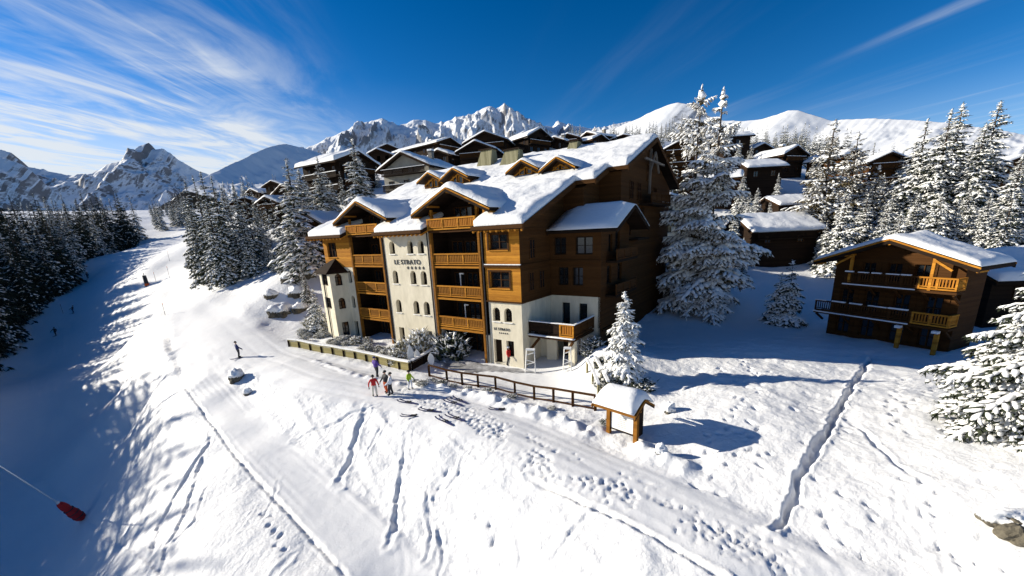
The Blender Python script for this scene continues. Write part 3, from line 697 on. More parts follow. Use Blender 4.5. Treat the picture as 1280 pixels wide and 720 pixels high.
def build_wood(name):
    VV, FF, MM, n, cache = [], [], [], 0, {}
    for x, y, z, H, wd, pr, rz in WOOD:
        k = pr['crown'].name
        if k not in cache: cache[k] = mesh_arrays(pr['crown'])
        v, f, m = cache[k]; s_ = H / pr['H']; c, s = math.cos(rz), math.sin(rz)
        q = np.stack([(v[:, 0] * c - v[:, 1] * s) * s_ * wd + x, (v[:, 0] * s + v[:, 1] * c) * s_ * wd + y, v[:, 2] * s_ + z], 1)
        VV.append(q); FF.append(f + n); MM.append(m); n += len(v)
    return tag(link(name, npmesh(name, np.concatenate(VV), np.concatenate(FF), ['treesnow', 'needle'], np.concatenate(MM))), 'far frosted spruce wood below the white hill at the right', 'wood', kind='stuff')
random.seed(4)
def tree_px(name, kind, u, vtop, D, label, group=None, idx=None, wide=1.0, cat='tree', proto=None, rz=None):
    """top seen at a pixel, standing at distance D: the height follows from the ground there"""
    p = at(u, vtop, D); g = tz(p[0], p[1])
    L = PROTO[kind] if proto is None else [proto]
    pr = L[random.randrange(len(L)) if idx is None else idx % len(L)]
    return tree(name, pr, (p[0], p[1], g - .1), max(1.2, p[2] - g + .1), label, group, wide=wide, cat=cat, rz=rz)
# the pair of tall frosted trees right of the hotel
big1 = conifer(26, 6.6, 25, 8, 8, 601, hi=True, needle='larch', frost=.62, merge=.85, irr=.25, snow=.97, droop=.16, twk=6, taper=.55, gap=.36, fat=.52, bare=.05)
big2 = conifer(26, 6.2, 25, 8, 8, 602, hi=True, needle='larch', frost=.62, merge=.85, irr=.25, snow=.97, droop=.22, twk=6, taper=.60, gap=.34, fat=.52, bare=.05)
tree_px('snowy_spruce', 'spruce', 878, 104, 46, 'tallest, thickly frosted white tree beside the hotel, left one of the pair', proto=big1, wide=.82)
tree_px('snowy_spruce', 'spruce', 905, 108, 44, 'tall frosted white tree with a slim pointed top, right one of the pair', proto=big2, wide=.88)
small1 = conifer(8, 1.85, 22, 9, 4, 611, hi=True, frost=.7, merge=.9, snow=1.0, droop=.40, twk=4, taper=.75, fat=1.15, bare=.03)
tree_px('snowy_spruce', 'spruce', 781, 364, 27.2, 'small slender spruce caked in snow behind the roofed notice board', proto=small1, wide=1.05)
near1 = conifer(10.5, 4.7, 18, 11, 14, 621, hi=True, snow=.93, droop=.30, twk=14, taper=.85, fat=.36, bare=.04, pin=3, gap=.06, frost=.20, merge=.95, irr=.16)
tree_px('snowy_spruce', 'spruce', 1418, 240, 15.0, 'near spruce with long snow-laden branches reaching in at the right edge', proto=near1, rz=1.0)
sm2 = conifer(6, 1.7, 15, 8, 4, 612, hi=True, snow=.8, droop=.42, twk=4, taper=.8, fat=1.1, bare=.03)
tree_px('snowy_spruce', 'spruce', 992, 324, 44, 'small bushy spruce in the blue shade left of the right-hand chalet', proto=sm2)
tree_px('snowy_spruce', 'spruce', 978, 340, 45, 'smaller low spruce touching the bushy one left of the right-hand chalet', proto=sm2, wide=1.1)
tree_px('snowy_spruce', 'spruce', 390, 360, 50, 'small pale frosted spruce on the snowy bank left of the hotel oriel', proto=sm2, wide=.9)
for u, v, D, lab in [(357, 197, 59, 'tall leftmost spruce of those close left of the hotel'), (372, 208, 64, 'dark slim spruce close behind the tall leftmost one beside the hotel'), (396, 196, 68, 'middle tall spruce between the leftmost one and the single spire left of the hotel'),
                     (412, 224, 72, 'shorter broad spruce right behind the middle tall one left of the hotel'), (440, 171, 66, 'tallest pointed spruce standing alone just left of the big gabled stone chalet')]:
    tree_px('snowy_spruce', 'spruce', u, v, D, lab, wide=1.35)
for u, v, D in [(230, 224, 84), (240, 218, 78), (250, 214, 72), (263, 219, 70), (276, 232, 75), (290, 228, 82), (302, 230, 76), (315, 250, 80), (256, 246, 66), (284, 250, 70), (234, 250, 74), (300, 262, 70), (268, 236, 88), (246, 236, 92)]:
    tree_px('snowy_spruce', 'green' if random.random() < .7 else 'mid', u, v, D, 'snow-dusted spruce in the clump on the right side of the upper piste', 'clump of spruces right of the upper piste', wide=1.0)
for u, v, D, w_ in [(345, 292, 62, .9), (365, 300, 60, .9), (336, 300, 66, .8), (327, 285, 72, .8), (374, 318, 56, .8)]:
    tree_px('snowy_spruce', 'mid', u, v, D, 'young snow-dusted spruce on the bank below the tall spruces left of the hotel', 'young spruces on the bank', wide=w_)
# right-hand stand behind the chalet
for u, v, D, k, lab, w_ in [(1045, 148, 62, 'larch', 'tall bare larch with brownish frosted twigs behind the right-hand chalet', 1.3), (1074, 164, 66, 'larch', 'second bare larch, shorter, right beside the tall brownish larch', 1.3), (1100, 205, 62, 'larch', 'short brownish larch right of the two taller ones', 1.3),
                      (1160, 148, 58, 'spruce', 'tall snowy spruce with a single spire left of the twin-topped pair behind the right-hand chalet', 1.35), (1190, 136, 56, 'spruce', 'left one of the twin-topped pair of tall snowy spruces behind the right-hand chalet', 1.3), (1205, 126, 60, 'spruce', 'right one of the twin-topped pair of tall snowy spruces behind the right-hand chalet', 1.3),
                      (1234, 152, 54, 'spruce', 'snowy spruce between the twin-topped pair and the tallest spire at the right', 1.3), (1252, 124, 58, 'spruce', 'spruce with the tallest spire near the right edge', 1.3), (1280, 190, 50, 'spruce', 'dark shaded snowy spruce at the right edge above the neighbour roof', 1.35)]:
    tree_px('larch' if k == 'larch' else 'snowy_spruce', k, u, v, D, lab, wide=w_)
for u, v, D in [(1060, 236, 56), (1086, 242, 58), (1120, 232, 60), (1140, 205, 66), (1112, 250, 54), (1150, 240, 55), (1180, 235, 52), (1215, 230, 53), (1240, 240, 50), (1030, 262, 62), (1178, 190, 66), (1218, 178, 66), (1268, 240, 48), (1300, 170, 60), (1010, 250, 72), (1128, 262, 50)]:
    tree_px('snowy_spruce', 'spruce' if random.random() < .6 else 'mid', u, v, D, 'snowy spruce crowded among taller ones behind the right-hand chalet', 'crowded spruces behind the right-hand chalet', wide=1.35)
tree_px('snowy_spruce', 'spruce', 974, 216, 78, 'young white spruce in front of the small village chalet at the right', wide=.9)
tree_px('snowy_spruce', 'spruce', 964, 248, 72, 'young white spruce beside the sunlit flat snow roof at the right', wide=.8)
# dark forest along the left of the piste
foot = [(182, 303, 172), (160, 312, 158), (140, 322, 146), (112, 338, 128), (80, 362, 112), (50, 388, 100), (28, 412, 91), (0, 444, 80)]
FP = [at(*q) for q in foot] + [np.array([-86, 58, 0]), np.array([-76, 40, 0]), np.array([-68, 20, 0]), np.array([-60, 0, 0])]
random.seed(11)
cnt = 0
def along(Pl, step):
    acc = 0; out = []
    for a, b in zip(Pl[:-1], Pl[1:]):
        d = (b - a)[:2]; L = np.linalg.norm(d); k = acc
        while k < L: out.append((a[:2] + d * k / L, d / L)); k += step
        acc = k - L
    return out
for row in range(6):
    for p, d in along(FP, 4.6 + .5 * row):
        nrm = np.array([d[1], -d[0]])
        if nrm[0] > 0: nrm = -nrm
        q = p + nrm * (1.5 + row * 4.4 + random.uniform(-1.3, 1.3)) + d * random.uniform(-1.4, 1.4)
        cnt += 1
        tree('forest_spruce', PROTO['dark'][random.randrange(4)] if random.random() < .72 else PROTO['mid'][random.randrange(3)], (q[0], q[1], tz(*q) - .2), (random.uniform(14.5, 21.0) if q[1] > 62 else random.uniform(19, 26)),
             'dark spruce lightly dusted with snow in the forest along the left side of the piste', 'forest along the left of the piste', wide=random.uniform(.85, 1.15))
# trees at the end of the piste, on the ridge above the village and in the far gaps
for i in range(26):
    u = random.uniform(176, 236); D = random.uniform(178, 235)
    tree_px('forest_spruce', 'mid', u, 258 - (u - 176) * .22 + random.uniform(-7, 9) - (D - 178) * .05, D, 'spruce in the far stand that closes the upper end of the piste', 'far stand at the upper end of the piste')
for i in range(20):
    u = random.uniform(262, 350); D = random.uniform(130, 190)
    tree_px('snowy_spruce', 'far', u, 224 + random.uniform(-4, 14) - (u - 262) * .05, D, 'far small spruce among the distant roofs left of the village', 'far spruces left of the village')
for i in range(44):
    u = random.uniform(700, 862); D = random.uniform(165, 220)
    tree_px('snowy_spruce', 'far', u, 163 - (u - 700) * .10 + random.uniform(-7, 8), D, 'small frosted spruce in the row on the ridge above the village', 'spruces on the ridge above the village', wide=1.15)
for i in range(46):
    u = random.uniform(905, 1050); D = random.uniform(120, 190)
    wood_px(u, 158 + random.uniform(-8, 22), D, 1.2, 'far')
for i in range(16):
    u = random.uniform(1080, 1290); D = random.uniform(90, 125)
    tree_px('snowy_spruce', 'far', u, 205 + random.uniform(-12, 22), D, 'frosted spruce glimpsed between the tall ones at the right', 'frosted spruces behind the right stand', wide=1.2)
for u, v, D in [(842, 186, 88), (858, 196, 84), (832, 200, 92), (935, 188, 98), (925, 205, 90), (640, 160, 150), (655, 163, 145), (720, 158, 150), (585, 176, 140), (548, 184, 150), (528, 190, 145)]:
    tree_px('snowy_spruce', 'far', u, v, D, 'small frosted spruce standing among the village chalets', 'frosted spruces among the chalets', wide=1.2)

# more trees that fill the village slope
random.seed(77)
for u, v, D in [(302, 238, 110), (316, 244, 100), (328, 240, 96), (338, 246, 90), (322, 256, 88), (380, 220, 92), (424, 214, 84), (456, 214, 84), (388, 214, 100), (420, 204, 104), (462, 226, 80), (470, 208, 96), (430, 236, 74), (384, 240, 78), (344, 262, 74),
                (520, 184, 125), (540, 182, 130), (556, 188, 112), (640, 178, 118), (652, 172, 122), (690, 172, 128), (700, 176, 118), (722, 176, 118), (748, 172, 124), (760, 168, 135), (770, 170, 130), (630, 170, 135), (568, 170, 140), (810, 172, 118), (822, 178, 108), (798, 166, 140)]:
    tree_px('snowy_spruce', random.choice(['far', 'mid']), u, v + random.uniform(-3, 3), D, 'small frosted spruce filling the village slope behind the hotel', 'spruces filling the village slope', wide=1.3)
for u, v, D in [(925, 178, 104), (940, 184, 96), (952, 192, 96), (930, 214, 80), (938, 240, 70), (948, 232, 76), (920, 262, 62), (1018, 200, 84), (1030, 214, 80), (1026, 190, 96), (1040, 230, 72), (1022, 232, 78), (1016, 258, 68), (1034, 276, 60), (1052, 262, 62), (930, 300, 58), (1040, 250, 74), (1094, 180, 84), (1130, 186, 80), (1106, 216, 70), (1140, 222, 68), (1094, 226, 72), (1072, 210, 74), (1146, 256, 56), (1200, 250, 52), (1224, 200, 62), (1288, 240, 56)]:
    tree_px('snowy_spruce', random.choice(['spruce', 'mid', 'spruce']), u, v + random.uniform(-3, 3), D, 'frosted spruce in the thick belt between the barns and the right-hand chalet', 'thick spruce belt at the right', wide=1.2)

random.seed(91)
for i in range(70):
    u = random.uniform(905, 1290); D = random.uniform(100, 175)
    wood_px(u, 164 + (u - 905) * .06 + random.uniform(-4, 34), D, 1.3, 'far')
for i in range(34):
    u = random.uniform(690, 862); D = random.uniform(135, 175)
    tree_px('snowy_spruce', 'far', u, 168 - (u - 700) * .07 + random.uniform(-5, 8), D, 'small frosted spruce in the row on the ridge above the village', 'spruces on the ridge above the village', wide=1.3)

for i in range(64):
    u = random.uniform(900, 1065); D = random.uniform(125, 165)
    wood_px(u, 151 + (u - 900) * .05 + random.uniform(0, 26), D, 1.45, 'mid')

build_wood('far_wood')
# ------------------------------------------------------------------ building helpers
def arch_pts(x0, x1, zs, z1, n=7):
    xc, r, hh = (x0 + x1) / 2, (x1 - x0) / 2, z1 - zs
    return [(xc - r * math.cos(math.pi * k / n), zs + hh * math.sin(math.pi * k / n)) for k in range(n + 1)]
def wall_open(mb, T, x0, x1, z0, z1, ops, depth=0.35, m=0, zfn=None):
    """outer face in the plane T(x, off, z) with openings (x0,x1,z0,z1,arched) and their reveals; off goes inward"""
    xs = sorted({x0, x1, *[o[0] for o in ops], *[o[1] for o in ops]}); zs = sorted({z0, z1, *[o[2] for o in ops], *[o[3] for o in ops]})
    xs = [x for x in xs if x0 <= x <= x1]; zs = [z for z in zs if z0 <= z <= z1]
    for i in range(len(xs) - 1):
        for j in range(len(zs) - 1):
            cx, cz = (xs[i] + xs[i + 1]) / 2, (zs[j] + zs[j + 1]) / 2
            if any(o[0] < cx < o[1] and o[2] < cz < o[3] for o in ops): continue
            mb.add([T(xs[i], 0, zs[j]), T(xs[i + 1], 0, zs[j]), T(xs[i + 1], 0, zs[j + 1]), T(xs[i], 0, zs[j + 1])], [(0, 1, 2, 3)], m)
    for o in ops:
        if o[4]:
            zs_ = o[3] - (o[1] - o[0]) / 2; ap = arch_pts(o[0], o[1], zs_, o[3]); h = len(ap) // 2
            for k in range(len(ap) - 1):
                cor = (o[0], o[3]) if k < h else (o[1], o[3])
                mb.add([T(cor[0], 0, cor[1]), T(ap[k][0], 0, ap[k][1]), T(ap[k + 1][0], 0, ap[k + 1][1])], [(0, 1, 2)], m)
            xm = (o[0] + o[1]) / 2
            mb.add([T(o[0], 0, o[3]), T(ap[h][0], 0, ap[h][1]), T(o[1], 0, o[3])], [(0, 1, 2)], m)
            loop = [(o[0], o[2])] + ap + [(o[1], o[2])]
        else: loop = [(o[0], o[2]), (o[0], o[3]), (o[1], o[3]), (o[1], o[2])]
        for a, b in zip(loop, loop[1:] + loop[:1]):
            mb.add([T(a[0], 0, a[1]), T(b[0], 0, b[1]), T(b[0], depth, b[1]), T(a[0], depth, a[1])], [(0, 1, 2, 3)], m)
def window(parent, T, o, depth=0.35, frame='dark', mull=1, cross=1, label=None, sill=None):
    """frame with bars, glass pane behind; T maps (x, inward offset, z)"""
    x0, x1, z0, z1, ar = o
    f = MB(); t = .07 if x1 - x0 < 1.1 else .09; dd = depth - .08
    def bar(xa, xb, za, zb, d0=dd, d1=dd + .07):
        P = [T(xa, d0, za), T(xb, d0, za), T(xb, d0, zb), T(xa, d0, zb)]; Q = [T(xa, d1, za), T(xb, d1, za), T(xb, d1, zb), T(xa, d1, zb)]
        f.add(P + Q, [(0, 1, 2, 3), (7, 6, 5, 4), (0, 4, 5, 1), (1, 5, 6, 2), (2, 6, 7, 3), (3, 7, 4, 0)], 0)
    bar(x0, x0 + t, z0, z1); bar(x1 - t, x1, z0, z1); bar(x0 + t, x1 - t, z0, z0 + t)
    zt = z1 - (x1 - x0) * .5 if ar else z1
    bar(x0 + t, x1 - t, zt - t, zt)
    for k in range(mull):
        xm = x0 + (x1 - x0) * (k + 1) / (mull + 1); bar(xm - t / 2, xm + t / 2, z0 + t, zt - t, dd + .003)
    for k in range(cross):
        zm = z0 + (zt - z0) * (k + 1) / (cross + 1); bar(x0 + t, x1 - t, zm - .02, zm + .02, dd + .012, dd + .06)
    wobj = f.build('window', frame, parent)
    if label: wobj['label'] = label
    g = MB()
    if ar:
        ap = arch_pts(x0, x1, zt, z1); loop = [(x0, z0)] + ap + [(x1, z0)]
    else: loop = [(x0, z0), (x0, z1), (x1, z1), (x1, z0)]
    g.add([T(a, depth, b) for a, b in loop], [tuple(range(len(loop)))], 0)
    g.build('pane', 'glass', wobj)
    if sill:
        s = MB(); P0_ = [T(x0 - .08, -.10, z0 - .09), T(x1 + .08, -.10, z0 - .09), T(x1 + .08, depth, z0 - .09), T(x0 - .08, depth, z0 - .09)]
        P1_ = [T(x0 - .08, -.10, z0 - .01), T(x1 + .08, -.10, z0 - .01), T(x1 + .08, depth - .1, z0 - .01), T(x0 - .08, depth - .1, z0 - .01)]
        s.add(P0_ + P1_, [(3, 2, 1, 0), (4, 5, 6, 7), (0, 1, 5, 4), (1, 2, 6, 5), (2, 3, 7, 6), (3, 0, 4, 7)]); s.build('sill', sill, wobj)
    return wobj
def railing(parent, p, q, z0, z1, m='woodv', rail='wood', posts=4, name='balcony_railing', gap=0.055, panel=True, solid=False):
    """timber balcony front between two floor points: rails, posts and cut boards between"""
    p = np.array(p, float); q = np.array(q, float); L = np.linalg.norm(q - p); d = (q - p) / L
    f = MB(); P = lambda s, z: (p[0] + d[0] * s, p[1] + d[1] * s, z)
    h = z1 - z0
    f.beam(P(0, z1 - .06), P(L, z1 - .06), .16, .12, 0); f.beam(P(0, z0 + .08), P(L, z0 + .08), .10, .12, 0); f.beam(P(0, z0 + .25), P(L, z0 + .25), .07, .07, 0)
    for k in range(posts):
        s = .06 + (L - .12) * k / (posts - 1); f.beam(P(s, z0 + .02), P(s, z1 - .12), .12, .12, 0, up=(d[0], d[1], 0))
    o = f.build(name, rail, parent)
    b = MB(); n = max(3, int(L / .19))
    for k in range(n):
        s = L * (k + .5) / n; wv = L / n - (gap if not solid else .012)
        b.beam(P(s, z0 + .28), P(s, z1 - .12), .03, wv, 0, up=(d[0], d[1], 0))
    b.build('board_infill', m, o)
    return o
def snow_sheet(name, parent, xs, ys, zf, dist, T, seed, lump=.10, lip=.5, mats='snow'):
    """a snow layer on a surface zf(x,y); dist = distance inside its outline; rounded rim"""
    X, Y = np.meshgrid(xs, ys); D = dist(X, Y); Zb = zf(X, Y)
    r = np.clip(D / (lip * (.45 + 1.3 * vnoise(X / .8 + seed, Y / .8, seed + 9))), 0, 1); th = T * np.sqrt(1 - (1 - r) ** 2)
    th = th * (1 + lump * 1.6 * fbm(X / 2.2, Y / 2.2, 3, seed)) + lump * .35 * fbm(X / .7, Y / .7, 2, seed + 4) * r
    th = th * (.82 + .36 * vnoise(X / 3.1 + seed, Y / 1.7, seed + 2)); th = np.maximum(th, .05)
    ok = D >= -1e-6; n = X.size; I = np.arange(n).reshape(X.shape)
    fm = ok[:-1, :-1] & ok[:-1, 1:] & ok[1:, 1:] & ok[1:, :-1]
    F = np.stack([I[:-1, :-1][fm], I[:-1, 1:][fm], I[1:, 1:][fm], I[1:, :-1][fm]], 1)
    top = np.stack([X.ravel(), Y.ravel(), (Zb + th).ravel()], 1); bot = np.stack([X.ravel(), Y.ravel(), Zb.ravel() + .004], 1)
    E = np.concatenate([F[:, [0, 1]], F[:, [1, 2]], F[:, [2, 3]], F[:, [3, 0]]]); key = np.sort(E, 1); key = key[:, 0] * n + key[:, 1]
    u, inv, ct = np.unique(key, return_inverse=True, return_counts=True); B = E[ct[inv] == 1]
    S = np.stack([B[:, 1], B[:, 0], B[:, 0] + n, B[:, 1] + n], 1)
    Vv = np.concatenate([top, bot]); Ff = np.concatenate([F, S])
    used = np.unique(Ff); remap = np.full(len(Vv), -1); remap[used] = np.arange(len(used))
    me = npmesh(name, Vv[used], remap[Ff], [mats])
    return link(name, me, parent)
def rect_d(X, Y, a, b, c, d): return np.minimum(np.minimum(X - a, b - X), np.minimum(Y - c, d - Y))
def gable_roof(parent, xc, hw, zr, slope, y0, y1, th=.22, snow=.35, seed=1, m='dark', edge='wood', axis='y', nm='roof', sn=True, back_hidden=False, fascia=True, lump=.10, rafters=True):
    """two roof planes with ridge along y (or x), boards, barge boards at the y0 end and a snow cover"""
    sw = (lambda x, y, z: (x, y, z)) if axis == 'y' else (lambda x, y, z: (y, x, z))
    f = MB(); ze = zr - slope * hw
    for s in (-1, 1):
        P = [(xc, zr), (xc + s * hw, ze), (xc + s * hw, ze - th), (xc, zr - th)]
        a = [sw(x, y0, z) for x, z in P]; dvec = Vector(sw(0, y1 - y0, 0)); f.extr(a, dvec, 0)
    o = f.build(nm, m, parent)
    if fascia:
        b = MB(); b2 = MB()
        for s in (-1, 1):
            for (yy, e) in ((y0 - .07, .06), ) + (() if back_hidden else ((y1 + .01, .06),)):
                P = [(xc + s * .004, zr + .03), (xc + s * (hw + .05), ze + .01), (xc + s * (hw + .05), ze - .12), (xc + s * .004, zr - .10)]
                b.extr([sw(x, yy, z) for x, z in P], Vector(sw(0, e, 0)), 0)
                P = [(xc + s * .004, zr - .103), (xc + s * (hw + .03), ze - .123), (xc + s * (hw + .03), ze - th - .14), (xc + s * .004, zr - th - .12)]
                b2.extr([sw(x, yy + .02, z) for x, z in P], Vector(sw(0, e - .025, 0)), 0)
        b2.build('barge_shade_board', 'dark', o)  # sunlit upper strip and dark lower strip put into two board colours
        b.build('barge_board', edge, o)
    if rafters:
        b = MB()
        for s in (-1, 1):
            for fr in (.55, .98):
                x = xc + s * hw * fr; z = zr - slope * hw * fr - th - .09
                b.beam(sw(x, y0 + .04, z), sw(x, min(y0 + 1.6, y1), z), .14, .16, 0)
        b.beam(sw(xc, y0 + .04, zr - th - .14), sw(xc, min(y0 + 1.6, y1), zr - th - .14), .16, .2, 0)
        b.build('purlin_ends', edge, o)
    if sn:
        n = max(8, int(2 * hw / .22)); k = max(6, int((y1 - y0) / .28))
        if axis == 'y':
            xs = np.linspace(xc - hw - .04, xc + hw + .04, n); ys = np.linspace(y0 + .0, y1, k)
            zf = lambda X, Y: zr + .012 - slope * (np.sqrt((X - xc) ** 2 + .05) - .22)
            ds = lambda X, Y: rect_d(X, Y, xs[0], xs[-1], ys[0], ys[-1] + (5 if back_hidden else 0))
        else:
            ys = np.linspace(xc - hw - .04, xc + hw + .04, n); xs = np.linspace(min(y0, y1), max(y0, y1), k)
            zf = lambda X, Y: zr + .012 - slope * (np.sqrt((Y - xc) ** 2 + .05) - .22)
            ds = lambda X, Y: rect_d(X, Y, xs[0], xs[-1], ys[0], ys[-1])
        snow_sheet('snow_cover', o, xs, ys, zf, ds, snow, seed, lump=lump)
    return o
def text_mesh(body, size, name, parent, loc, rot, m='black', extrude=.03, align='LEFT', space=1.0, sx=1.0):
    cu = bpy.data.curves.new(name, 'FONT'); cu.body = body; cu.size = size; cu.extrude = extrude; cu.align_x = align; cu.space_character = space
    tmp = bpy.data.objects.new(name + '_tmp', cu); col.objects.link(tmp)
    dg = bpy.context.evaluated_depsgraph_get(); me = bpy.data.meshes.new_from_object(tmp.evaluated_get(dg)); me.name = name
    bpy.data.objects.remove(tmp); bpy.data.curves.remove(cu)
    me.materials.clear(); me.materials.append(MT[m])
    o = link(name, me, parent); o.location = loc; o.rotation_euler = rot; o.scale = (sx, 1, 1); return o
def stars(mb, x, z, r, T, n=5, step=.5, off=-.03):
    for k in range(n):
        c = x + k * step; pts = []
        for i in range(10):
            a = math.pi / 2 + i * math.pi / 5; q = r if i % 2 == 0 else r * .42; pts.append((c + q * math.cos(a), z + q * math.sin(a)))
        o = len(mb.v); A = [T(a, off, b) for a, b in pts]; B = [T(a, .01, b) for a, b in pts]
        mb.add(A + B + [T(c, off, z)], [(i, (i + 1) % 10, 20) for i in range(10)] + [(i, i + 10, (i + 1) % 10 + 10, (i + 1) % 10) for i in range(10)])

# ------------------------------------------------------------------ the hotel
HEAD = R_(34.7)
P0 = onz(655, 461, 0.0); P0[2] = 0
hotel = thing('hotel', 'big five-storey timber and plaster hotel under deep snow roofs, centre of the picture', 'hotel', tuple(P0), -HEAD)
def W2H(P):
    d = np.asarray(P) - P0; c, s = math.cos(-HEAD), math.sin(-HEAD); return np.array([d[0] * c + d[1] * s, -d[0] * s + d[1] * c, d[2]])
def H2W(x, y, z):
    c, s = math.cos(-HEAD), math.sin(-HEAD); return (P0[0] + x * c - y * s, P0[1] + x * s + y * c, P0[2] + z)
FL = [0, 2.87, 5.80, 8.75, 11.9]
Tf = lambda yy=0: (lambda x, o, z: (x, yy + o, z))
RS = .40
roofz = lambda y: 12.05 + RS * (y + 1.2)
# --- end bay beside the corner
ops_lo = [(-3.05, -2.27, 4.02, 5.25, True), (-1.83, -1.02, 4.02, 5.25, True), (-3.12, -2.25, .15, 2.35, False), (-1.75, -.95, .9, 2.35, False)]
f = MB(); wall_open(f, Tf(), -3.45, 0, -1, 5.75, ops_lo, .4)
f.add([(0, 0, -1), (0, 5.0, -1), (0, 5.0, 5.75), (0, 0, 5.75)], [(0, 1, 2, 3)])
f.add([(-3.45, 0, -1), (-3.45, 2.2, -1), (-3.45, 2.2, 5.75), (-3.45, 0, 5.75)], [(3, 2, 1, 0)])
endlow = f.build('plaster_wall', 'plaster', hotel)
for o in ops_lo[:2]: window(hotel, Tf(), o, .4, 'dark', 1, 1, sill='white')
window(hotel, Tf(), ops_lo[3], .4, 'dark', 1, 1)
f = MB(); f.box(-3.10, -2.27, .30, .38, .16, 2.33); dr = f.build('door', 'dark', hotel)
f = MB(); f.box(-2.42, -2.38, .24, .30, 1.0, 1.25); f.build('handle', 'steel', dr)
ops_up = [(-3.1, -1.05, 6.95, 8.35, False), (-3.0, -1.1, 10.15, 11.45, False)]
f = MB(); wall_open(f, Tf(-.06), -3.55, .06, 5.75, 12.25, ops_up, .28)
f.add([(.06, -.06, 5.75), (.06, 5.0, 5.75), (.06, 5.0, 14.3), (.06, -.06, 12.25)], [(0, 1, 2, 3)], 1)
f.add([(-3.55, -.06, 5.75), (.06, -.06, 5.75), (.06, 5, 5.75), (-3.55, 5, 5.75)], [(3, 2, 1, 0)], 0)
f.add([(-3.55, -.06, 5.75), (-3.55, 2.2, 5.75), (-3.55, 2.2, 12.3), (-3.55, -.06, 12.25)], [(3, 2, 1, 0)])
f.build('timber_wall', ['wood', 'brown'], hotel)  # right face in darker boards: its shade is put into the colour
for o in ops_up:
    window(hotel, Tf(-.06), o, .28, 'brown', 1, 1, sill='wood')
    b = MB(); T_ = Tf(-.06)
    for (xa, xb, za, zb) in ((o[0] - .16, o[0], o[2] - .05, o[3] + .14), (o[1], o[1] + .16, o[2] - .05, o[3] + .14), (o[0], o[1], o[3], o[3] + .14)): b.box(xa, xb, -.12, -.061, za, zb)
    b.build('window_surround', 'brown', hotel)
b = MB(); b.box(-3.6, .16, -.20, -.062, 8.72, 8.92); b.box(.062, .17, -.20, 5.0, 8.72, 8.92); b.box(-3.6, .12, -.14, -.062, 5.72, 5.86); b.box(.062, .13, -.14, 5.0, 5.72, 5.86); b.box(.062, .15, 0, 5.0, 11.6, 11.8)
b.build('floor_band', 'brown', hotel)
sb = MB(); sb.box(-3.55, .15, -.20, -.08, 8.922, 8.99); sb.build('snow_ledge', 'snow', hotel)
text_mesh('LE STRATO', .34, 'sign_lettering', hotel, (-3.02, -.015, 3.22), (math.pi / 2, 0, 0), 'black', .02, space=1.12, sx=.93)
f = MB(); stars(f, -2.42, 2.98, .075, Tf(), 5, .21); f.build('sign_stars', 'black', hotel)
# --- white tower with the sign
ax = [(-15.65, -14.85), (-13.02, -12.2), (-11.55, -10.72)]
rows = [(.75, 2.3), (3.93, 5.3), (6.95, 8.3), (9.95, 11.2)]
ops_t = [(a, b, z0, z1, j > 0) for j, (z0, z1) in enumerate(rows) for a, b in ax]
f = MB(); wall_open(f, Tf(-.10), -16.45, -10.0, -1, 12.35, ops_t, .5)
for x, s in ((-16.45, 1), (-10.0, 0)): f.add([(x, -.10, -1), (x, 2.3, -1), (x, 2.3, 12.6), (x, -.10, 12.35)], [(0, 1, 2, 3) if not s else (3, 2, 1, 0)])
f.build('plaster_tower', 'plaster', hotel)
for o in ops_t: window(hotel, Tf(-.10), o, .5, 'dark', 1, 1, sill='white')
text_mesh('LE STRATO', .66, 'sign_lettering', hotel, (-15.15, -.12, 8.92), (math.pi / 2, 0, 0), 'black', .04, space=1.10, sx=1.06)
f = MB(); stars(f, -13.2, 8.58, .17, Tf(-.10), 5, .54, -.05); f.build('sign_stars', 'black', hotel)
# --- loggias
def loggia(x0, x1, tag_):
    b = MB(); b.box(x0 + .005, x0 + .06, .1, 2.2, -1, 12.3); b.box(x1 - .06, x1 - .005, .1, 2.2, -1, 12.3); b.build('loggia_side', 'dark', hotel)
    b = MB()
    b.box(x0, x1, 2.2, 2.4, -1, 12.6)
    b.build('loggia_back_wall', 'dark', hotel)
    b = MB(); T2 = Tf(2.14)
    for z in FL[:4]:
        n = 3 if x1 - x0 > 4.6 else 2
        for k in range(n):
            xa = x0 + .5 + (x1 - x0 - 1) * k / n + .1; xb = x0 + .5 + (x1 - x0 - 1) * (k + 1) / n - .1
            window(hotel, Tf(2.0), (xa, xb, z + .12, z + 2.2, False), .17, 'brown', 1, 1)
    for z in FL[1:4]:
        s = MB(); s.box(x0 + .02, x1 - .02, -.02, 2.2, z - .20, z); sl_ = s.build('balcony_floor', 'brown', hotel)
        s = MB(); s.box(x0 + .05, x1 - .05, -.16, -.022, z - .14, z + .02); s.build('floor_edge', 'wood', sl_)
        railing(hotel, (x0 + .06, -.10), (x1 - .06, -.10), z + .12, z + 1.18, 'mid', 'wood', posts=4)
    # attic balcony
    s = MB(); s.box(x0 + .02, x1 - .02, -.35, 2.2, 11.78, 11.96); s.build('balcony_floor', 'brown', hotel)
    railing(hotel, (x0 + .06, -.45), (x1 - .06, -.45), 12.0, 13.02, 'woodv', 'wood', posts=4)
    s = MB()
    for x in (x0 + .02, x1 - .02): s.box(x - .11, x + .11, -.24, .06, -1, 12.0)
    s.build('loggia_post', 'mid', hotel)
loggia(-9.7, -3.95, 'R'); loggia(-22.0, -16.75, 'L')
s = MB(); s.box(-3.95, -3.45, .6, .8, -1, 12.3); s.build('pipe_recess', 'dark', hotel)
for x in (-3.70, -10.15, -16.62):
    s = MB(); s.tube([(x, -.14, 11.9), (x, -.14, 0.1)], .06, 8); s.build('drainpipe', 'metal', hotel)
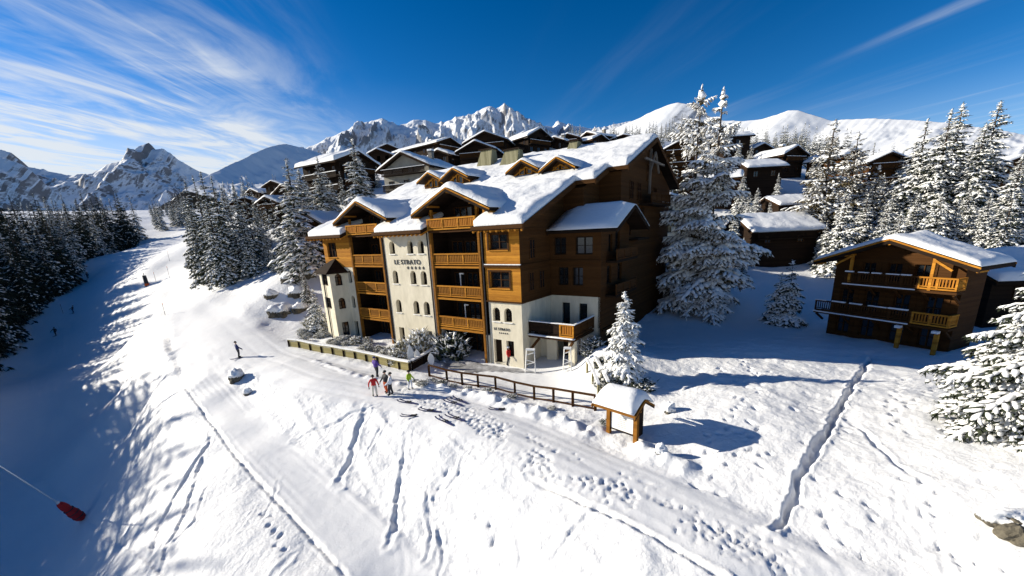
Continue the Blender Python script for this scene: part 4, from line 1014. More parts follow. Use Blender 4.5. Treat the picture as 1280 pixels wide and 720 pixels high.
# pillars and dark entrance under the right loggia
s = MB(); s.box(-9.99, -9.6, -.05, .5, -1, 2.6); s.box(-4.05, -3.5, -.12, .5, -1, 2.66); s.build('plaster_pillar', 'plaster', hotel)
# --- left bay
ops_l = [(-26.7, -24.9, 9.65, 11.3, False)]
f = MB(); wall_open(f, Tf(-.05), -27.4, -22.1, 8.55, 12.4, ops_l, .3)
f.add([(-27.4, -.05, 8.55), (-22.1, -.05, 8.55), (-22.1, 1, 8.55), (-27.4, 1, 8.55)], [(3, 2, 1, 0)])
f.add([(-27.4, -.05, 8.55), (-27.4, 9, 8.55), (-27.4, 9, 15.9), (-27.4, -.05, 12.4)], [(3, 2, 1, 0)])
f.build('timber_wall', ['wood', 'brown'], hotel)
window(hotel, Tf(-.05), ops_l[0], .3, 'brown', 2, 1, sill='wood')
ops_l2 = [(-23.6, -22.9, .5, 2.3, False), (-23.5, -22.85, 3.9, 5.3, True), (-23.5, -22.85, 6.8, 8.2, True)]
f = MB(); wall_open(f, Tf(), -27.35, -22.1, -1, 8.55, ops_l2, .4)
f.add([(-27.35, 0, -1), (-27.35, 9, -1), (-27.35, 9, 8.55), (-27.35, 0, 8.55)], [(3, 2, 1, 0)])
f.build('plaster_wall', 'plaster', hotel)
for o in ops_l2: window(hotel, Tf(), o, .4, 'dark', 1, 1)
# corner oriel: square turret turned a little, pyramid roof
oc = np.array([-25.6, .35]); hw = 1.75; ang = R_(-14)
rt = lambda x, y: (oc[0] + x * math.cos(ang) - y * math.sin(ang), oc[1] + x * math.sin(ang) + y * math.cos(ang))
faces = [lambda a, o, z: (*rt(a, -hw + o), z), lambda a, o, z: (*rt(-hw + o, -a), z), lambda a, o, z: (*rt(hw - o, a), z)]
f = MB(); wops = [[(-1.1, .9, 3.85, 5.15, False), (-1.1, .9, 6.55, 7.9, False)], [(-.9, 1.1, 3.85, 5.15, False), (-.9, 1.1, 6.55, 7.9, False)], [(-1.2, -.4, 3.85, 5.15, True), (-1.2, -.4, 6.55, 7.9, True), (-1.2, -.4, .6, 2.3, False)]]
for T_, o in zip(faces, wops): wall_open(f, T_, -hw, hw, -1, 8.15, o, .25)
orl = f.build('oriel_turret', 'plaster', hotel)
for T_, oo in zip(faces, wops):
    for o in oo: window(hotel, T_, o, .25, 'dark', 2 if o[1] - o[0] > 1 else 1, 1)
f = MB(); e = hw + .45; q = [rt(-e, -e), rt(e, -e), rt(e, e), rt(-e, e)]
f.add([(*p, 8.05) for p in q] + [(*oc, 9.75)] + [(*p, 7.93) for p in q], [(0, 1, 4), (1, 2, 4), (2, 3, 4), (3, 0, 4), (0, 5, 6, 1), (1, 6, 7, 2), (2, 7, 8, 3), (3, 8, 5, 0), (8, 7, 6, 5)])
f.build('turret_roof', 'dark', hotel)
f = MB(); f.tube([(*rt(-.2, -hw - .12), 7.9), (*rt(-.2, -hw - .12), 0)], .07, 8); f.build('drainpipe', 'metal', hotel)
# --- main body behind the front (closed volume up to the roof)
f = MB()
f.extr([(-27.3, 2.42, -1), (-27.3, 8, -1), (-27.3, 8, roofz(8) - .55), (-27.3, 2.42, roofz(2.42) - .55)], (27.25, 0, 0))
f.extr([(-27.3, 8, -1), (-27.3, 31, -1), (-27.3, 31, 15.9), (-27.3, 20.1, 19.9), (-27.3, 8, roofz(8) - .55)], (29.3, 0, 0))
f.extr([(2.0, 11.6, -1), (2.0, 30, -1), (2.0, 30, 16.0), (2.0, 20.1, 19.85), (2.0, 11.6, roofz(11.6) - .55)], (2.2, 0, 0))
f.build('main_wall', 'brown', hotel)
# main roof, stepped on the right
rects = [(-28.7, 1.15, -1.2, 8.3), (-28.7, 3.1, 8.05, 11.4), (-28.7, 5.0, 11.1, 20.2)]
notch = [(-9.75, -3.9, -2, 2.15), (-22.05, -16.7, -2, 2.15)]
def roof_piece(mb, x0, x1, y0, y1):
    z0, z1 = roofz(y0), roofz(y1); mb.add([(x0, y0, z0), (x1, y0, z0), (x1, y1, z1), (x0, y1, z1), (x0, y0, z0 - .3), (x1, y0, z0 - .3), (x1, y1, z1 - .3), (x0, y1, z1 - .3)],
        [(0, 1, 2, 3), (7, 6, 5, 4), (0, 4, 5, 1), (1, 5, 6, 2), (2, 6, 7, 3), (3, 7, 4, 0)])
f = MB()
xcut = [-28.7, -22.05, -16.7, -9.75, -3.9, 1.15]
for i in (0, 2, 4): roof_piece(f, xcut[i], xcut[i + 1], -1.2, 2.15)
roof_piece(f, -28.7, 1.15, 2.15, 8.05); roof_piece(f, -28.7, 3.1, 8.05, 11.1); roof_piece(f, -28.7, 5.0, 11.1, 20.2)
z20 = roofz(20.2)
f.add([(-28.7, 20.2, z20), (5, 20.2, z20), (5, 31.5, z20 - 4.3), (-28.7, 31.5, z20 - 4.3), (-28.7, 20.2, z20 - .3), (5, 20.2, z20 - .3), (5, 31.5, z20 - 4.6), (-28.7, 31.5, z20 - 4.6)], [(0, 1, 2, 3), (7, 6, 5, 4), (0, 4, 5, 1), (1, 5, 6, 2), (2, 6, 7, 3), (3, 7, 4, 0)])
mroof = f.build('roof', 'dark', hotel)
def md(X, Y):
    d = np.maximum.reduce([rect_d(X, Y, *rects[0]), rect_d(X, Y, *rects[1]), rect_d(X, Y, -28.7, 5.0, 11.1, 32)])
    for a in notch: d = np.minimum(d, -rect_d(X, Y, *a))
    return d
snow_sheet('snow_cover', mroof, np.arange(-28.72, 5.1, .21), np.arange(-1.22, 31.3, .21), lambda X, Y: np.where(Y < 20.2, roofz(Y), z20 - .38 * (Y - 20.2)) + .004, md, .56, 71, lump=.17, lip=.6)
# verge boards on the right and the eave rafter ends
b = MB()
for x, ya, yb in ((1.16, -1.25, 8.05), (3.11, 8.0, 11.1), (5.01, 11.05, 20.2), (-28.78, -1.25, 20.2)):
    b.extr([(x, ya, roofz(ya) + .06), (x, yb, roofz(yb) + .06), (x, yb, roofz(yb) - .40), (x, ya, roofz(ya) - .40)], (.07, 0, 0))
b.extr([(5.01, 20.2, z20 + .06), (5.01, 31.5, z20 - 4.24), (5.01, 31.5, z20 - 4.7), (5.01, 20.2, z20 - .4)], (.07, 0, 0))
b.build('verge_board', 'brown', mroof)
b = MB()
for i in (0, 2, 4):
    n = int((xcut[i + 1] - xcut[i]) / .62)
    for k in range(n + 1):
        x = xcut[i] + .15 + (xcut[i + 1] - xcut[i] - .3) * k / n; b.beam((x, -1.16, roofz(-1.16) - .40), (x, .3, roofz(.3) - .40), .14, .18)
b.build('rafter_ends', 'wood', mroof)
b = MB()
for i in (0, 2, 4): b.box(xcut[i], xcut[i + 1], -1.27, -1.203, roofz(-1.2) - .24, roofz(-1.2) + .05)
b.box(1.16, 3.1, 7.98, 8.046, roofz(8.05) - .3, roofz(8.05) + .04); b.box(3.11, 5.0, 11.03, 11.096, roofz(11.1) - .3, roofz(11.1) + .04)
b.build('eave_board', 'brown', mroof)
# --- two big front gables over the loggias
for xc, hw_, zr, sd in ((-6.75, 4.5, 15.45, 31), (-19.25, 4.4, 15.3, 32)):
    gable_roof(hotel, xc, hw_, zr, .44, -.75, 7.4, .2, .42, sd, 'dark', 'wood', nm='gable_roof', back_hidden=True, lump=.22)
    f = MB()
    f.extr([(xc - 3.7, 2.0, 12.0), (xc + 3.7, 2.0, 12.0), (xc + 3.7, 2.0, zr - .44 * 3.7 - .22), (xc, 2.0, zr - .22), (xc - 3.7, 2.0, zr - .44 * 3.7 - .22)], (0, .18, 0))
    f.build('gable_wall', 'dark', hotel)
    f = MB()
    for s in (-1, 1): f.box(xc + s * 3.1 - .1, xc + s * 3.1 + .1, .3, .5, 12.0, zr - .44 * 3.1 - .25)
    f.box(xc + 1.2, xc + 1.45, 1.5, 1.75, 12.0, zr - .44 * 1.4 - .25)
    f.build('gable_post', 'wood', hotel)
    f = MB()
    for s in (-1, 1):
        x = xc + s * 3.55; f.add([(x, .6, 12.3), (x, 6, 12.3), (x, 6, 13.75), (x, .6, 13.75)], [(0, 1, 2, 3)]); f.add([(x - .1, .6, 12.3), (x - .1, 6, 12.3), (x - .1, 6, 13.75), (x - .1, .6, 13.75)], [(3, 2, 1, 0)])
    f.build('gable_cheek', 'wood', hotel)
    window(hotel, Tf(1.8), (xc - 1.6, xc + .6, 12.1, 14.0, False), .17, 'brown', 2, 0)
# --- roof dormers higher up
def onyp(u, v, y):      # hotel coords of a pixel on the plane y
    n = np.array([math.sin(HEAD), math.cos(HEAD), 0]); q = P0 + n * y; d = ray(u, v); t = ((q - CAM) @ n) / (d @ n); return W2H(CAM + d * t)
for i, (ua, va, ul, vl, ur, vr) in enumerate([(534, 212.5, 518, 226, 547, 222), (565, 207, 549, 222, 584, 218), (651, 196.5, 633, 212, 673, 208), (695, 192.5, 673, 208, 718, 208.5)]):
    yf = 9.4; a, l, r = onyp(ua, va, yf), onyp(ul, vl, yf), onyp(ur, vr, yf)
    hw_ = (r[0] - l[0]) / 2; xc = a[0]; sl_ = max(.34, min(.6, (a[2] - (l[2] + r[2]) / 2) / hw_)); zr = a[2] - .25
    gable_roof(hotel, xc, hw_, zr, sl_, yf, yf + 6.5 if i < 2 else yf + 5.5, .16, .28, 40 + i, 'dark', 'wood', nm='dormer_roof', back_hidden=True, lump=.12, rafters=False)
    f = MB(); yw = yf + .9; zb = roofz(yw) - .3
    f.extr([(xc - hw_ * .8, yw, zb), (xc + hw_ * .8, yw, zb), (xc + hw_ * .8, yw, zr - sl_ * hw_ * .8 - .17), (xc, yw, zr - .17), (xc - hw_ * .8, yw, zr - sl_ * hw_ * .8 - .17)], (0, 5, 0))
    dm = f.build('dormer_wall', 'brown', hotel)
    b = MB()
    for s in (-1, 1): b.extr([(xc, yw - .06, zr - .52), (xc + s * hw_ * .82, yw - .06, zr - .50 - sl_ * hw_ * .82), (xc + s * hw_ * .82, yw - .06, zr - .64 - sl_ * hw_ * .82), (xc, yw - .06, zr - .66)], (0, .055, 0))
    b.build('dormer_trim', 'wood', dm)
    for s in (-1, 1): window(hotel, Tf(yw - .17), (xc + s * .45 - .32, xc + s * .45 + .32, roofz(yw) + .62, min(roofz(yw) + 1.45, zr - .75), False), .16, 'wood', 0, 0)
# slatted chimney hoods on the ridge
for (u0, u1, vt, vb, y) in ((592, 612, 187, 206, 17.5), (620, 645, 187, 206, 16.6), (704, 719, 176, 184, 18.5)):
    a, b_ = onyp(u0, vb, y), onyp(u1, vb, y); xa, xb = a[0], b_[0]; zt = onyp((u0 + u1) / 2, vt, y)[2]; zb = roofz(y) - .3; wv = xb - xa
    f = MB(); f.add([(xa, y, zb), (xb, y, zb), (xb, y + 2.2, zb), (xa, y + 2.2, zb), (xa + wv * .32, y + .7, zt), (xb, y + .7, zt), (xb, y + 1.6, zt), (xa + wv * .32, y + 1.6, zt)],
        [(0, 1, 5, 4), (1, 2, 6, 5), (2, 3, 7, 6), (3, 0, 4, 7), (4, 5, 6, 7)]); ch = f.build('chimney_hood', 'shingle', hotel)
    f = MB(); f.box(xa + wv * .2, xb + .15, y + .5, y + 1.8, zt + .003, zt + .16); f.build('hood_cap', 'dark', ch)
# --- annex and its blue-shaded gable roof on the right side
f = MB()
Ta = lambda yy: (lambda x, o, z: (x, yy + o, z))
opsA = [(1.2, 2.0, 3.0, 5.1, False), (2.9, 3.7, 3.0, 5.1, False)]
wall_open(f, Tf(5.0), 0.0, 4.9, -1, 5.75, opsA, .3)
f.build('plaster_wall', 'plaster', hotel)
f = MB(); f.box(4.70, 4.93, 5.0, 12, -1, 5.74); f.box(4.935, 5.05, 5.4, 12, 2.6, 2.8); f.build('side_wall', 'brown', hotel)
for o in opsA: window(hotel, Tf(5.0), o, .3, 'dark', 0, 0)
opsB = [(.9, 1.9, 6.7, 8.3, False), (2.3, 3.3, 6.7, 8.3, False), (.5, 1.7, 9.4, 10.9, False), (2.6, 4.2, 9.4, 10.9, False)]
f = MB(); wall_open(f, Tf(4.94), .06, 4.96, 5.75, 11.6, opsB, .25)
opsC = [(6.3, 7.4, 6.7, 8.3, False), (9.0, 10.1, 6.7, 8.3, False), (6.6, 7.5, 9.5, 11.0, False), (8.2, 9.4, 9.5, 11.4, False)]
Tr = lambda xx: (lambda y, o, z: (xx - o, y, z))
wall_open(f, Tr(4.96), 4.94, 12, 5.75, 11.6, opsC, .25)
f.add([(4.96, 4.94, 11.6), (4.96, 12.0, 11.6), (4.96, 8.6, 13.1)], [(0, 1, 2)])
f.add([(.06, 4.94, 5.75), (4.96, 4.94, 5.75), (4.96, 12, 5.75), (.06, 12, 5.75)], [(3, 2, 1, 0)])
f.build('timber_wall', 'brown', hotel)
for o in opsB: window(hotel, Tf(4.94), o, .25, 'dark', 1, 1)
for o in opsC: window(hotel, Tr(4.96), o, .25, 'dark', 1, 1)
b = MB(); b.box(.07, 5.05, 4.82, 4.938, 8.72, 8.92); b.build('floor_band', 'brown', hotel)
gable_roof(hotel, 8.6, 4.4, 13.35, .44, 6.6, .2, .2, .34, 61, 'dark', 'brown', axis='x', nm='annex_roof', lump=.08, rafters=False)
# side balcony of the annex
s = MB(); s.box(4.97, 6.0, 6.0, 11.5, 8.6, 8.78); s.box(4.97, 6.0, 6.0, 11.5, 5.6, 5.78); s.build('balcony_floor', 'dark', hotel)
railing(hotel, (5.95, 6.0), (5.95, 11.5), 8.8, 9.75, 'brown', 'brown', 4, solid=True); railing(hotel, (5.95, 6.0), (5.95, 11.5), 5.8, 6.75, 'brown', 'brown', 4, solid=True)
# wall fields of the stepped right side
opsD = [(1.4, 2.3, 9.3, 10.9, False), (2.9, 3.8, 6.6, 8.2, False), (1.2, 2.0, 6.6, 8.2, False)]
for o in opsD: window(hotel, Tr(.24), o, .17, 'brown', 1, 1)
for o in [(14.0, 15.2, 14.2, 16.0, False), (16.5, 17.7, 14.2, 16.0, False), (19.5, 20.7, 16.3, 18.0, False), (18.0, 19.0, 12.0, 13.6, False), (22.5, 23.6, 14.2, 15.8, False), (13.5, 14.6, 10.6, 12.2, False)]: window(hotel, Tr(4.38), o, .17, 'brown', 1, 1)
s = MB(); s.box(4.21, 5.6, 17.2, 25.0, 13.7, 13.9); s.box(4.21, 5.5, 13, 17.0, 10.2, 10.4); s.build('balcony_floor', 'dark', hotel)
railing(hotel, (5.5, 17.2), (5.5, 25.0), 13.9, 14.95, 'brown', 'brown', 5, solid=True)
f = MB()
f.beam((4.4, 20.2, 15.0), (4.4, 20.2, 19.6), .22, .22); f.beam((4.9, 16.6, 18.2), (4.9, 23.8, 18.2), .2, .2); f.beam((4.9, 18.6, 17.2), (4.9, 20.2, 19.2), .16, .16); f.beam((4.9, 21.8, 17.2), (4.9, 20.2, 19.2), .16, .16)
f.build('gable_truss', 'grey', hotel)
# --- corner terrace balcony and the rooms under it
s = MB(); s.box(.01, 4.35, .9, 5.0, 2.66, 2.86); dk = s.build('balcony_floor', 'brown', hotel)
xs = np.linspace(0.05, 4.5, 22); s = snow_sheet('snow_rim', dk, np.linspace(.02, 4.42, 20), np.linspace(.74, 1.0, 4), lambda X, Y: X * 0 + 2.862, lambda X, Y: rect_d(X, Y, .0, 4.45, .7, 1.04), .12, 81, lip=.13)
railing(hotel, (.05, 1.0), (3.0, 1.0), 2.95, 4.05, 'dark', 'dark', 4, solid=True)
rr = railing(hotel, (3.0, 1.0), (4.3, 1.0), 2.95, 4.05, 'woodv', 'wood', 2); rr['label'] = 'section of the terrace railing with sunlight painted as honey colour'  # sun on this end panel is put into its lighter wood
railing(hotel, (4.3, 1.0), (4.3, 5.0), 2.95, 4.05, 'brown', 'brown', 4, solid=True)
s = MB(); s.box(.05, 4.42, .9, 1.1, 4.052, 4.12); s.box(4.2, 4.4, 1.1, 5.0, 4.052, 4.12); s.build('snow_ledge', 'snow', hotel)
s = MB(); s.box(3.75, 4.3, 1.1, 1.6, -1, 2.655); s.box(.9, 1.9, 2.5, 2.8, -1, 2.655); s.box(0.0, .9, 3.0, 3.2, -1, 2.655); s.build('plaster_pillar', 'plaster', hotel)
s = MB(); s.beam((.1, 1.05, 1.5), (1.0, 1.05, 2.6), .18, .2); s.beam((3.5, 1.2, 1.6), (4.2, 1.0, 2.6), .16, .18); s.build('bracket', 'brown', hotel)
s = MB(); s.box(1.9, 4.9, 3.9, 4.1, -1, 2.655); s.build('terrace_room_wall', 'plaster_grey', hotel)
window(hotel, Tf(3.7), (3.0, 3.7, .5, 2.2, False), .17, 'white', 1, 2)
f = MB(); f.box(1.95, 2.85, 3.82, 3.898, 0, 2.2); f.build('door', 'dark', hotel)
# entrance under the right loggia: dark recess with a glazed door
f = MB(); f.box(-5.4, -4.2, 1.9, 1.99, 0, 2.4); dd_ = f.build('door', 'dark', hotel)
f = MB(); f.box(-5.2, -4.4, 1.84, 1.899, .9, 2.2); f.build('pane', 'glass', dd_)
# ------------------------------------------------------------------ chalets
def place_front(u, v, D, th, ov, W, L, minH=4.0, H=None):
    a = at(u, v, D); c, s = math.cos(th), math.sin(th)
    rt = lambda x, y: (a[0] + c * x - s * (y + ov), a[1] + s * x + c * (y + ov))
    g = min(tz(*rt(x, y)) for x in (-W / 2, 0, W / 2) for y in (0, L / 2, L))
    zr = H if H else max(minH, a[2] - g)
    o = rt(0, 0); return (o[0], o[1], a[2] - zr), zr, g
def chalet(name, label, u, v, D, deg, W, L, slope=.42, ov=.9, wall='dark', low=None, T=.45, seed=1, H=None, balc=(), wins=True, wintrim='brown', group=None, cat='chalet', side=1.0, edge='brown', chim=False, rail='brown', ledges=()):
    th = R_(deg); loc, zr, g = place_front(u, v, D, th, ov, W, L, H=H)
    t = thing(name, label, cat, loc, th, group); hw = W / 2; ze = zr - slope * hw - .25; dn = min(-1.0, g - loc[2] - 1.5)
    lowz = None
    if low: lowz = min(2.7, ze * .45)
    f = MB(); nfl = max(1, int((zr - 1.2) / 2.8)); ops = []
    for k in range(nfl):
        zb = zr - 1.0 - slope * hw * .35 - 2.8 * (nfl - k) + 1.2
        nw = 3 if W > 7 else 2
        for i in range(nw):
            xc = -hw + W * (i + .5) / nw; wv = min(1.5, W / nw * .42); z1 = zb + 1.35
            if z1 < zr - slope * (abs(xc) + wv / 2) - .5 and zb > .4: ops.append((xc - wv / 2, xc + wv / 2, zb, z1, False))
    zz0 = lowz if low else dn
    up_ops = [o for o in ops if o[2] > (lowz or -9)]
    if not wins: up_ops = []
    wall_open(f, Tf(0), -hw, hw, zz0, ze, up_ops, .22)
    zt = zr - .22
    cut = [o for o in up_ops if o[3] > ze]
    f.add([(-hw, 0, ze), (hw, 0, ze), (0, 0, zt)], [(0, 1, 2)])
    Lq = [(-hw, 0), (-hw, L), (hw, L), (hw, 0)]
    for a, b in zip(Lq[:-1], Lq[1:]): f.add([(*b, zz0), (*a, zz0), (*a, ze), (*b, ze)], [(0, 1, 2, 3)])
    f.add([(-hw, L, ze), (hw, L, ze), (0, L, zt)], [(2, 1, 0)])
    f.build('wall', wall, t)
    if low:
        f = MB(); f.box(-hw + .06, hw - .06, .06, L - .06, dn, lowz - .004); f.build('ground_floor_wall', low, t)
    for o in up_ops:
        if o[3] <= ze: window(t, Tf(0), o, .22, wintrim, 1, 1)
    if wins:
        for sd in (-1, 1):
            for k in range(max(1, int(L / 3.6))):
                yc = L * (k + .5) / max(1, int(L / 3.6)); z0 = max(.6, ze - 1.9)
                if lowz and z0 < lowz + .1: z0 = lowz + .15
                Ts = (lambda s_: (lambda y, o, z: (s_ * (hw + .02) - s_ * o, y, z)))(sd); window(t, Ts, (yc - .5, yc + .5, z0, z0 + 1.15, False), .015, wintrim, 1, 0)
    gable_roof(t, 0, hw + side, zr, slope, -ov, L + ov * .6, .22, T, seed, 'dark', edge, lump=.14)
    if ledges:
        for z in ledges:
            for sd in (-1,):
                b = MB(); b.box(sd * (hw + .9) if sd < 0 else hw + .004, -hw - .004 if sd < 0 else hw + .9, .5, L - .5, zr + z - .15, zr + z); b.build('balcony_floor', 'dark', t)
                railing(t, (sd * (hw + .85), .5), (sd * (hw + .85), L - .5), zr + z + .05, zr + z + 1.0, 'dark', 'dark', 6)
                b = MB(); b.box(sd * (hw + .95), sd * (hw + .75), .5, L - .5, zr + z + 1.003, zr + z + 1.14); b.build('snow_ledge', 'snow', t)
    for z in balc:
        z = z if z > 0 else zr + z
        s = MB(); s.box(-hw * .96, hw * .96, -min(ov, 1.2), -.004, z - .16, z); s.build('balcony_floor', 'dark', t)
        railing(t, (-hw * .94, -min(ov, 1.2) + .08), (hw * .94, -min(ov, 1.2) + .08), z + .05, z + 1.05, rail, rail, 5, gap=.05)
        s = MB(); s.box(-hw * .96, hw * .96, -min(ov, 1.2) - .02, -min(ov, 1.2) + .18, z + 1.053, z + 1.14); s.build('snow_ledge', 'snow', t)
    if chim:
        s = MB(); s.box(hw * .3, hw * .3 + .9, L * .45, L * .45 + .9, zr - slope * hw * .6, zr + .9); c = s.build('chimney', 'stonework', t)
        s = MB(); s.box(hw * .3 - .12, hw * .3 + 1.02, L * .45 - .12, L * .45 + 1.02, zr + .9, zr + 1.02); s.box(hw * .3 - .08, hw * .3 + .98, L * .45 - .08, L * .45 + .98, zr + 1.022, zr + 1.35, 1); s.build('chimney_cap', ['grey', 'snow'], c)
    return t
# the balconied chalet at the right: built out in full
th = R_(-68); Bq = onz(1180, 441, .4)
ch = thing('chalet', 'dark three-storey chalet with stacked timber balconies and wide snowy roof, right side', 'chalet', tuple(Bq), th)
XL, XR, LY = -8.9, 0.2, 3.4; rc, rz_, rs_, rhw = -4.25, 9.15, .36, 5.7
zw = lambda x: rz_ - rs_ * abs(x - rc) - .24
ops = [(x - .55, x + .55, z, z + (1.95 if z > 2 else 1.8), False) for z in (.15, 2.5) for x in (-7.6, -5.6, -3.4, -1.3)] + [(x - .5, x + .5, 5.4, 7.0, False) for x in (-6.2, -4.3, -2.4)]
f = MB(); wall_open(f, Tf(0), XL, XR, -2, 7.02, ops, .25)
f.add([(XL, 0, 7.02), (XR, 0, 7.02), (XR, 0, zw(XR)), (rc, 0, zw(rc)), (XL, 0, zw(XL))], [(0, 1, 2, 3, 4)])
f.add([(XR, 0, -2), (XR, LY, -2), (XR, LY, zw(XR)), (XR, 0, zw(XR))], [(0, 1, 2, 3)]); f.add([(XL, 0, -2), (XL, LY, -2), (XL, LY, zw(XL)), (XL, 0, zw(XL))], [(3, 2, 1, 0)])
f.add([(XL, LY, -2), (XR, LY, -2), (XR, LY, zw(XR)), (rc, LY, zw(rc)), (XL, LY, zw(XL))], [(4, 3, 2, 1, 0)])
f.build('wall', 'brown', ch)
for o in ops: window(ch, Tf(0), o, .25, 'brown', 1, 1)
for o in ops:
    b = MB()
    for xa, xb in ((o[0] - .42, o[0] - .05), (o[1] + .05, o[1] + .42)): b.box(xa, xb, -.06, -.003, o[2], o[3])
    b.build('shutter', 'brown', ch)
gable_roof(ch, rc, rhw, rz_, rs_, -1.7, LY + .35, .26, .42, 91, 'dark', 'wood', lump=.2)
for z, xa, xb in ((2.2, -9.6, .4), (5.1, -7.4, .4)):
    s = MB(); s.box(xa, xb, -1.35, -.004, z - .2, z); fl_ = s.build('balcony_floor', 'brown', ch)
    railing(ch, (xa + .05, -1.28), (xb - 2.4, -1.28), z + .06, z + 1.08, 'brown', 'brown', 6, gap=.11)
    r2 = railing(ch, (xb - 2.4, -1.28), (xb - .05, -1.28), z + .06, z + 1.08, 'woodv', 'wood', 3, gap=.1); r2['label'] = 'end section of the balcony railing with sunlight painted in orange'  # sunlight on the balcony ends is painted with the orange wood
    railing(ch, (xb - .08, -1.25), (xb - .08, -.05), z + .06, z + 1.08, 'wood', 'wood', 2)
    s = MB()
    for k in range(5):
        x0_ = xa + (xb - 2.6 - xa) * k / 5; s.box(x0_ + .05, x0_ + (xb - 2.6 - xa) / 5 * random.uniform(.6, .97), -1.40, -1.2, z + 1.083, z + 1.15 + .05 * random.random())
    s.box(xa, xb - 2.5, -1.48, -1.352, z - .05, z + .04); s.build('snow_ledge', 'snow', ch)
    for k, x in enumerate(np.linspace(xa + .2, xb - .2, 5)):
        b = MB(); b.beam((x, -.05, z - 1.0), (x, -1.2, z - .25), .14, .16); b.build('bracket', 'brown', ch)
for x in (-2.6, -.2):
    b = MB(); b.beam((x, -1.25, -.6), (x, -1.25, 1.99), .26, .26); b.build('post', 'wood', ch)  # sun on the right-hand posts put into the lighter wood
    b = MB(); b.box(x - .2, x + .2, -1.75, -1.37, 1.80, 2.0); b.build('snow_cap', 'snow', ch)
for x in (-7.0, -1.3):
    b = MB(); b.beam((x, -1.2, 5.1), (x, -1.2, zw(x) - .1), .2, .2); b.build('post', 'wood', ch)
    b = MB(); b.beam((x, -1.4, zw(x) - .3), (x + (1.2 if x > -4 else -1.2), -1.4, zw(x) - 1.1), .14, .16); b.build('bracket', 'wood', ch)
def small_chair(loc, rz, label, group, m='grey'):
    t = thing('patio_chair', label, 'chair', loc, rz, group)
    f = MB(); f.box(-.25, .25, -.25, .25, .40, .45); f.build('seat', m, t)
    f = MB(); f.box(-.25, .25, .21, .26, .45, .95); f.build('backrest', m, t)
    for a in (-.21, .21):
        for b in (-.21, .21):
            l = MB(); l.box(a - .03, a + .03, b - .03, b + .03, -.1, .398); l.build('leg', m, t)
    return t
def chw(x, y, z=None):
    c, s = math.cos(th), math.sin(th); X, Y = Bq[0] + c * x - s * y, Bq[1] + s * x + c * y
    return (X, Y, tz(X, Y) if z is None else Bq[2] + z)
